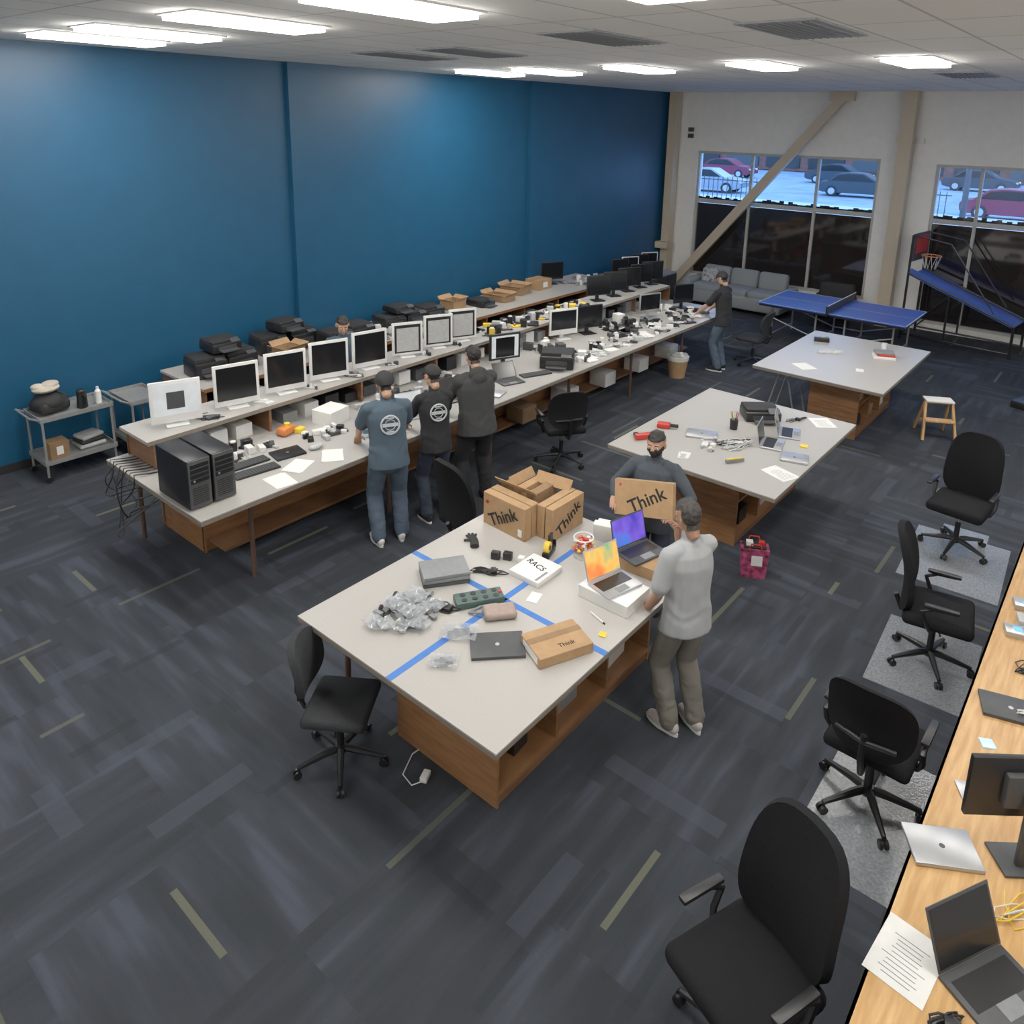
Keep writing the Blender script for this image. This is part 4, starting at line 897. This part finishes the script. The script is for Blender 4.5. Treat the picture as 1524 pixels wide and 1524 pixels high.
def cart(loc,rz,w,d,h,name='utility_cart'):
    b=Bld()
    for sx in (-1,1):
        for sy in (-1,1):
            b.tube([(sx*(w/2-.02),sy*(d/2-.02),.07),(sx*(w/2-.02),sy*(d/2-.02),h)],.014,M_steel); b.cyl((sx*(w/2-.02)-.012,sy*(d/2-.02),.035),(sx*(w/2-.02)+.012,sy*(d/2-.02),.035),.035,M_blk)
    for z in (.22,h-.04):
        b.box((0,0,z),(w,d,.012),M_steel)
        for s in (-1,1): b.box((s*w/2,0,z+.02),(.01,d,.05),M_steel); b.box((0,s*d/2,z+.02),(w,.01,.05),M_steel)
    b.tube([(-w/2+.03,-d/2,h-.02),(-w/2+.03,-d/2-.09,h+.03),(w/2-.03,-d/2-.09,h+.03),(w/2-.03,-d/2,h-.02)],.012,M_steel)
    return b.done(name,loc,rz)
cart((.42,3.2,0),0,.5,.78,.78); cart((.55,3.92,0),0,.6,.4,.78)
zc=.752
b=Bld(); b.ball((0,0,.12),(.17,.2,.12),M_blk2); b.box((0,0,.08),(.3,.34,.14),M_blk2,bev=.05,seg=4); b.tube([(-.1,-.1,.2),(-.05,-.05,.26),(.05,.05,.26),(.1,.1,.2)],.012,M_blk); b.done('black_backpack',(.37,3.02,zc),.2)
M_twl=mat('cream_towel',(.50,.45,.38),.95)
b=Bld(); b.ball((0,0,.05),(.13,.15,.05),M_twl); b.ball((.02,.04,.09),(.08,.1,.04),M_twl); b.ball((-.03,-.07,.08),(.08,.07,.035),M_twl); b.done('rolled_towel',(.37,3.0,zc+.235),.3)
b=Bld(); b.cyl((0,0,0),(0,0,.2),.06,M_blk,r1=.05); b.ball((0,0,.2),(.05,.05,.025),M_blk); b.tube([(.05,0,.05),(.11,0,.07),(.11,0,.15),(.05,0,.18)],.01,M_blk); b.done('electric_kettle',(.5,3.32,zc))
b=Bld(); b.cyl((0,0,0),(0,0,.15),.035,M_wpl); b.cyl((0,0,.15),(0,0,.18),.035,M_wpl,r1=.014); b.cyl((0,0,.18),(0,0,.205),.016,M_wpl); b.done('squeeze_bottle',(.5,3.5,zc))
carton('cardboard_box',.48,3.0,.229,.2,.2,.2,0,M_card2)
b=Bld()
for k in range(3): b.box((0,0,.03+k*.05),(.26-.02*k,.3-.02*k,.05),M_lg if k!=1 else M_blk2,bev=.02,seg=3,rz=.1*k)
b.done('folded_towels',(.4,3.38,.229))
b=Bld(); b.box((0,0,.25),(2.3,.9,.3),M_sofa,bev=.05,seg=3)
for k in range(3): b.box((-.68+.68*k,-.06,.45),(.66,.7,.16),M_sofa,bev=.06,seg=4); b.box((-.68+.68*k,.3,.68),(.66,.24,.42),M_sofa,bev=.08,seg=4,rx=-.15)
for s in (-1,1): b.box((s*1.13,0,.42),(.2,.9,.4),M_sofa,bev=.07,seg=4)
b.box((-.8,.12,.66),(.4,.14,.36),mat('patterned_cushion',(.3,.3,.32),.9,var=.7,scale=15),bev=.06,seg=4,rx=-.3)
for s in (-1,1):
    for t in (-1,1): b.cyl((s*1.05,t*.36,0),(s*1.05,t*.36,.12),.025,M_blk)
b.done('gray_sofa',(2.75,16.55,0))
b=Bld(); b.box((0,0,.3),(.75,.7,.3),M_blk2,bev=.08,seg=4); b.box((0,.3,.6),(.72,.18,.5),M_blk2,bev=.07,seg=4)
for s in (-1,1): b.box((s*.36,0,.45),(.12,.7,.3),M_blk2,bev=.05,seg=3); b.box((s*.3,-.28,.08),(.04,.04,.16),M_blk); b.box((s*.3,.28,.08),(.04,.04,.16),M_blk)
b.done('black_armchair',(4.85,16.7,0),.2)
b=Bld()
for s in (-1,1):
    y=s*.42
    b.tube([(-1.0,y,0),(-1.0,y,2.1)],.025,M_blk); b.tube([(-1.0,y,1.35),(.95,y,.62)],.025,M_blk); b.tube([(.95,y,0),(.95,y,.62)],.025,M_blk); b.tube([(-1.0,y,.1),(.95,y,.1)],.02,M_blk); b.tube([(-1.,y,2.1),(-.3,y,2.0),(.6,y,.8)],.015,M_blk); b.tube([(-.2,y,.1),(-.2,y,1.05)],.02,M_blk); b.tube([(-1,y,.1),(-.2,y,1.0)],.015,M_blk)
a_=math.atan2(-.73,1.95); b.box((-.02,0,.96),(2.05,.82,.02),M_ppt,ry=-a_); b.box((-.02,-.42,1.02),(2.05,.02,.14),M_ppt,ry=-a_)
b.box((-.98,0,1.85),(.03,.84,.55),M_dg); b.box((-.955,0,1.9),(.02,.6,.35),M_red); b.tube([(-.75+.18*math.cos(t*.42),.18*math.sin(t*.42),1.68) for t in range(16)],.012,M_org)
for k in range(10): t=k*.628; b.tube([(-.75+.18*math.cos(t),.18*math.sin(t),1.67),(-.75+.1*math.cos(t+.3),.1*math.sin(t+.3),1.42)],.004,M_wpl,seg=4)
b.done('basketball_arcade_game',(7.3,16.85,0),-.1)
b=Bld(); b.box((0,0,.06),(.9,.6,.12),M_blk,bev=.02); b.box((.1,0,.8),(.1,.1,1.5),M_blk); b.box((.1,-.06,1.3),(1.1,.06,.65),M_scr); b.box((0,-.1,.35),(.6,.4,.03),M_blk); b.done('tv_stand',(9.15,13.6,0),-.3)
# held carton
b=Bld(); b.box((0,0,0),(.50,.075,.29),M_card,bev=.003,seg=1); b.text('Think',.145,Tm((.03,-.0385,-.01),rx=math.pi/2)@Matrix.Rotation(.45,4,'Z'),M_ink); b.cyl((-.2,-.036,.1),(-.2,-.039,.1),.012,M_red)
o=b.done('held_laptop_carton',(7.06,5.09,1.17)); o.rotation_euler=(-.3,-.15,.2)

# ------------------------------------------------------------------ world, camera
w=bpy.data.worlds.new('sky'); scene.world=w; w.use_nodes=True; bg=w.node_tree.nodes['Background']
bg.inputs[0].default_value=(.38,.62,1.0,1); bg.inputs[1].default_value=3.8
f=1145.98;PX=781.85;PY=457.786;a=.684;p=.240;r=.022
cam=bpy.data.cameras.new('camera'); co=bpy.data.objects.new('camera',cam); bpy.context.collection.objects.link(co)
cam.sensor_width=36; cam.lens=f/1524*36; cam.shift_x=(762-PX)/1524; cam.shift_y=(PY-762)/1524; cam.clip_end=500; cam.clip_start=.05
co.matrix_world=Matrix.Translation((9.907,0,4.158))@Matrix.Rotation(a,4,'Z')@Matrix.Rotation(math.pi/2-p,4,'X')@Matrix.Rotation(r,4,'Z')
scene.camera=co
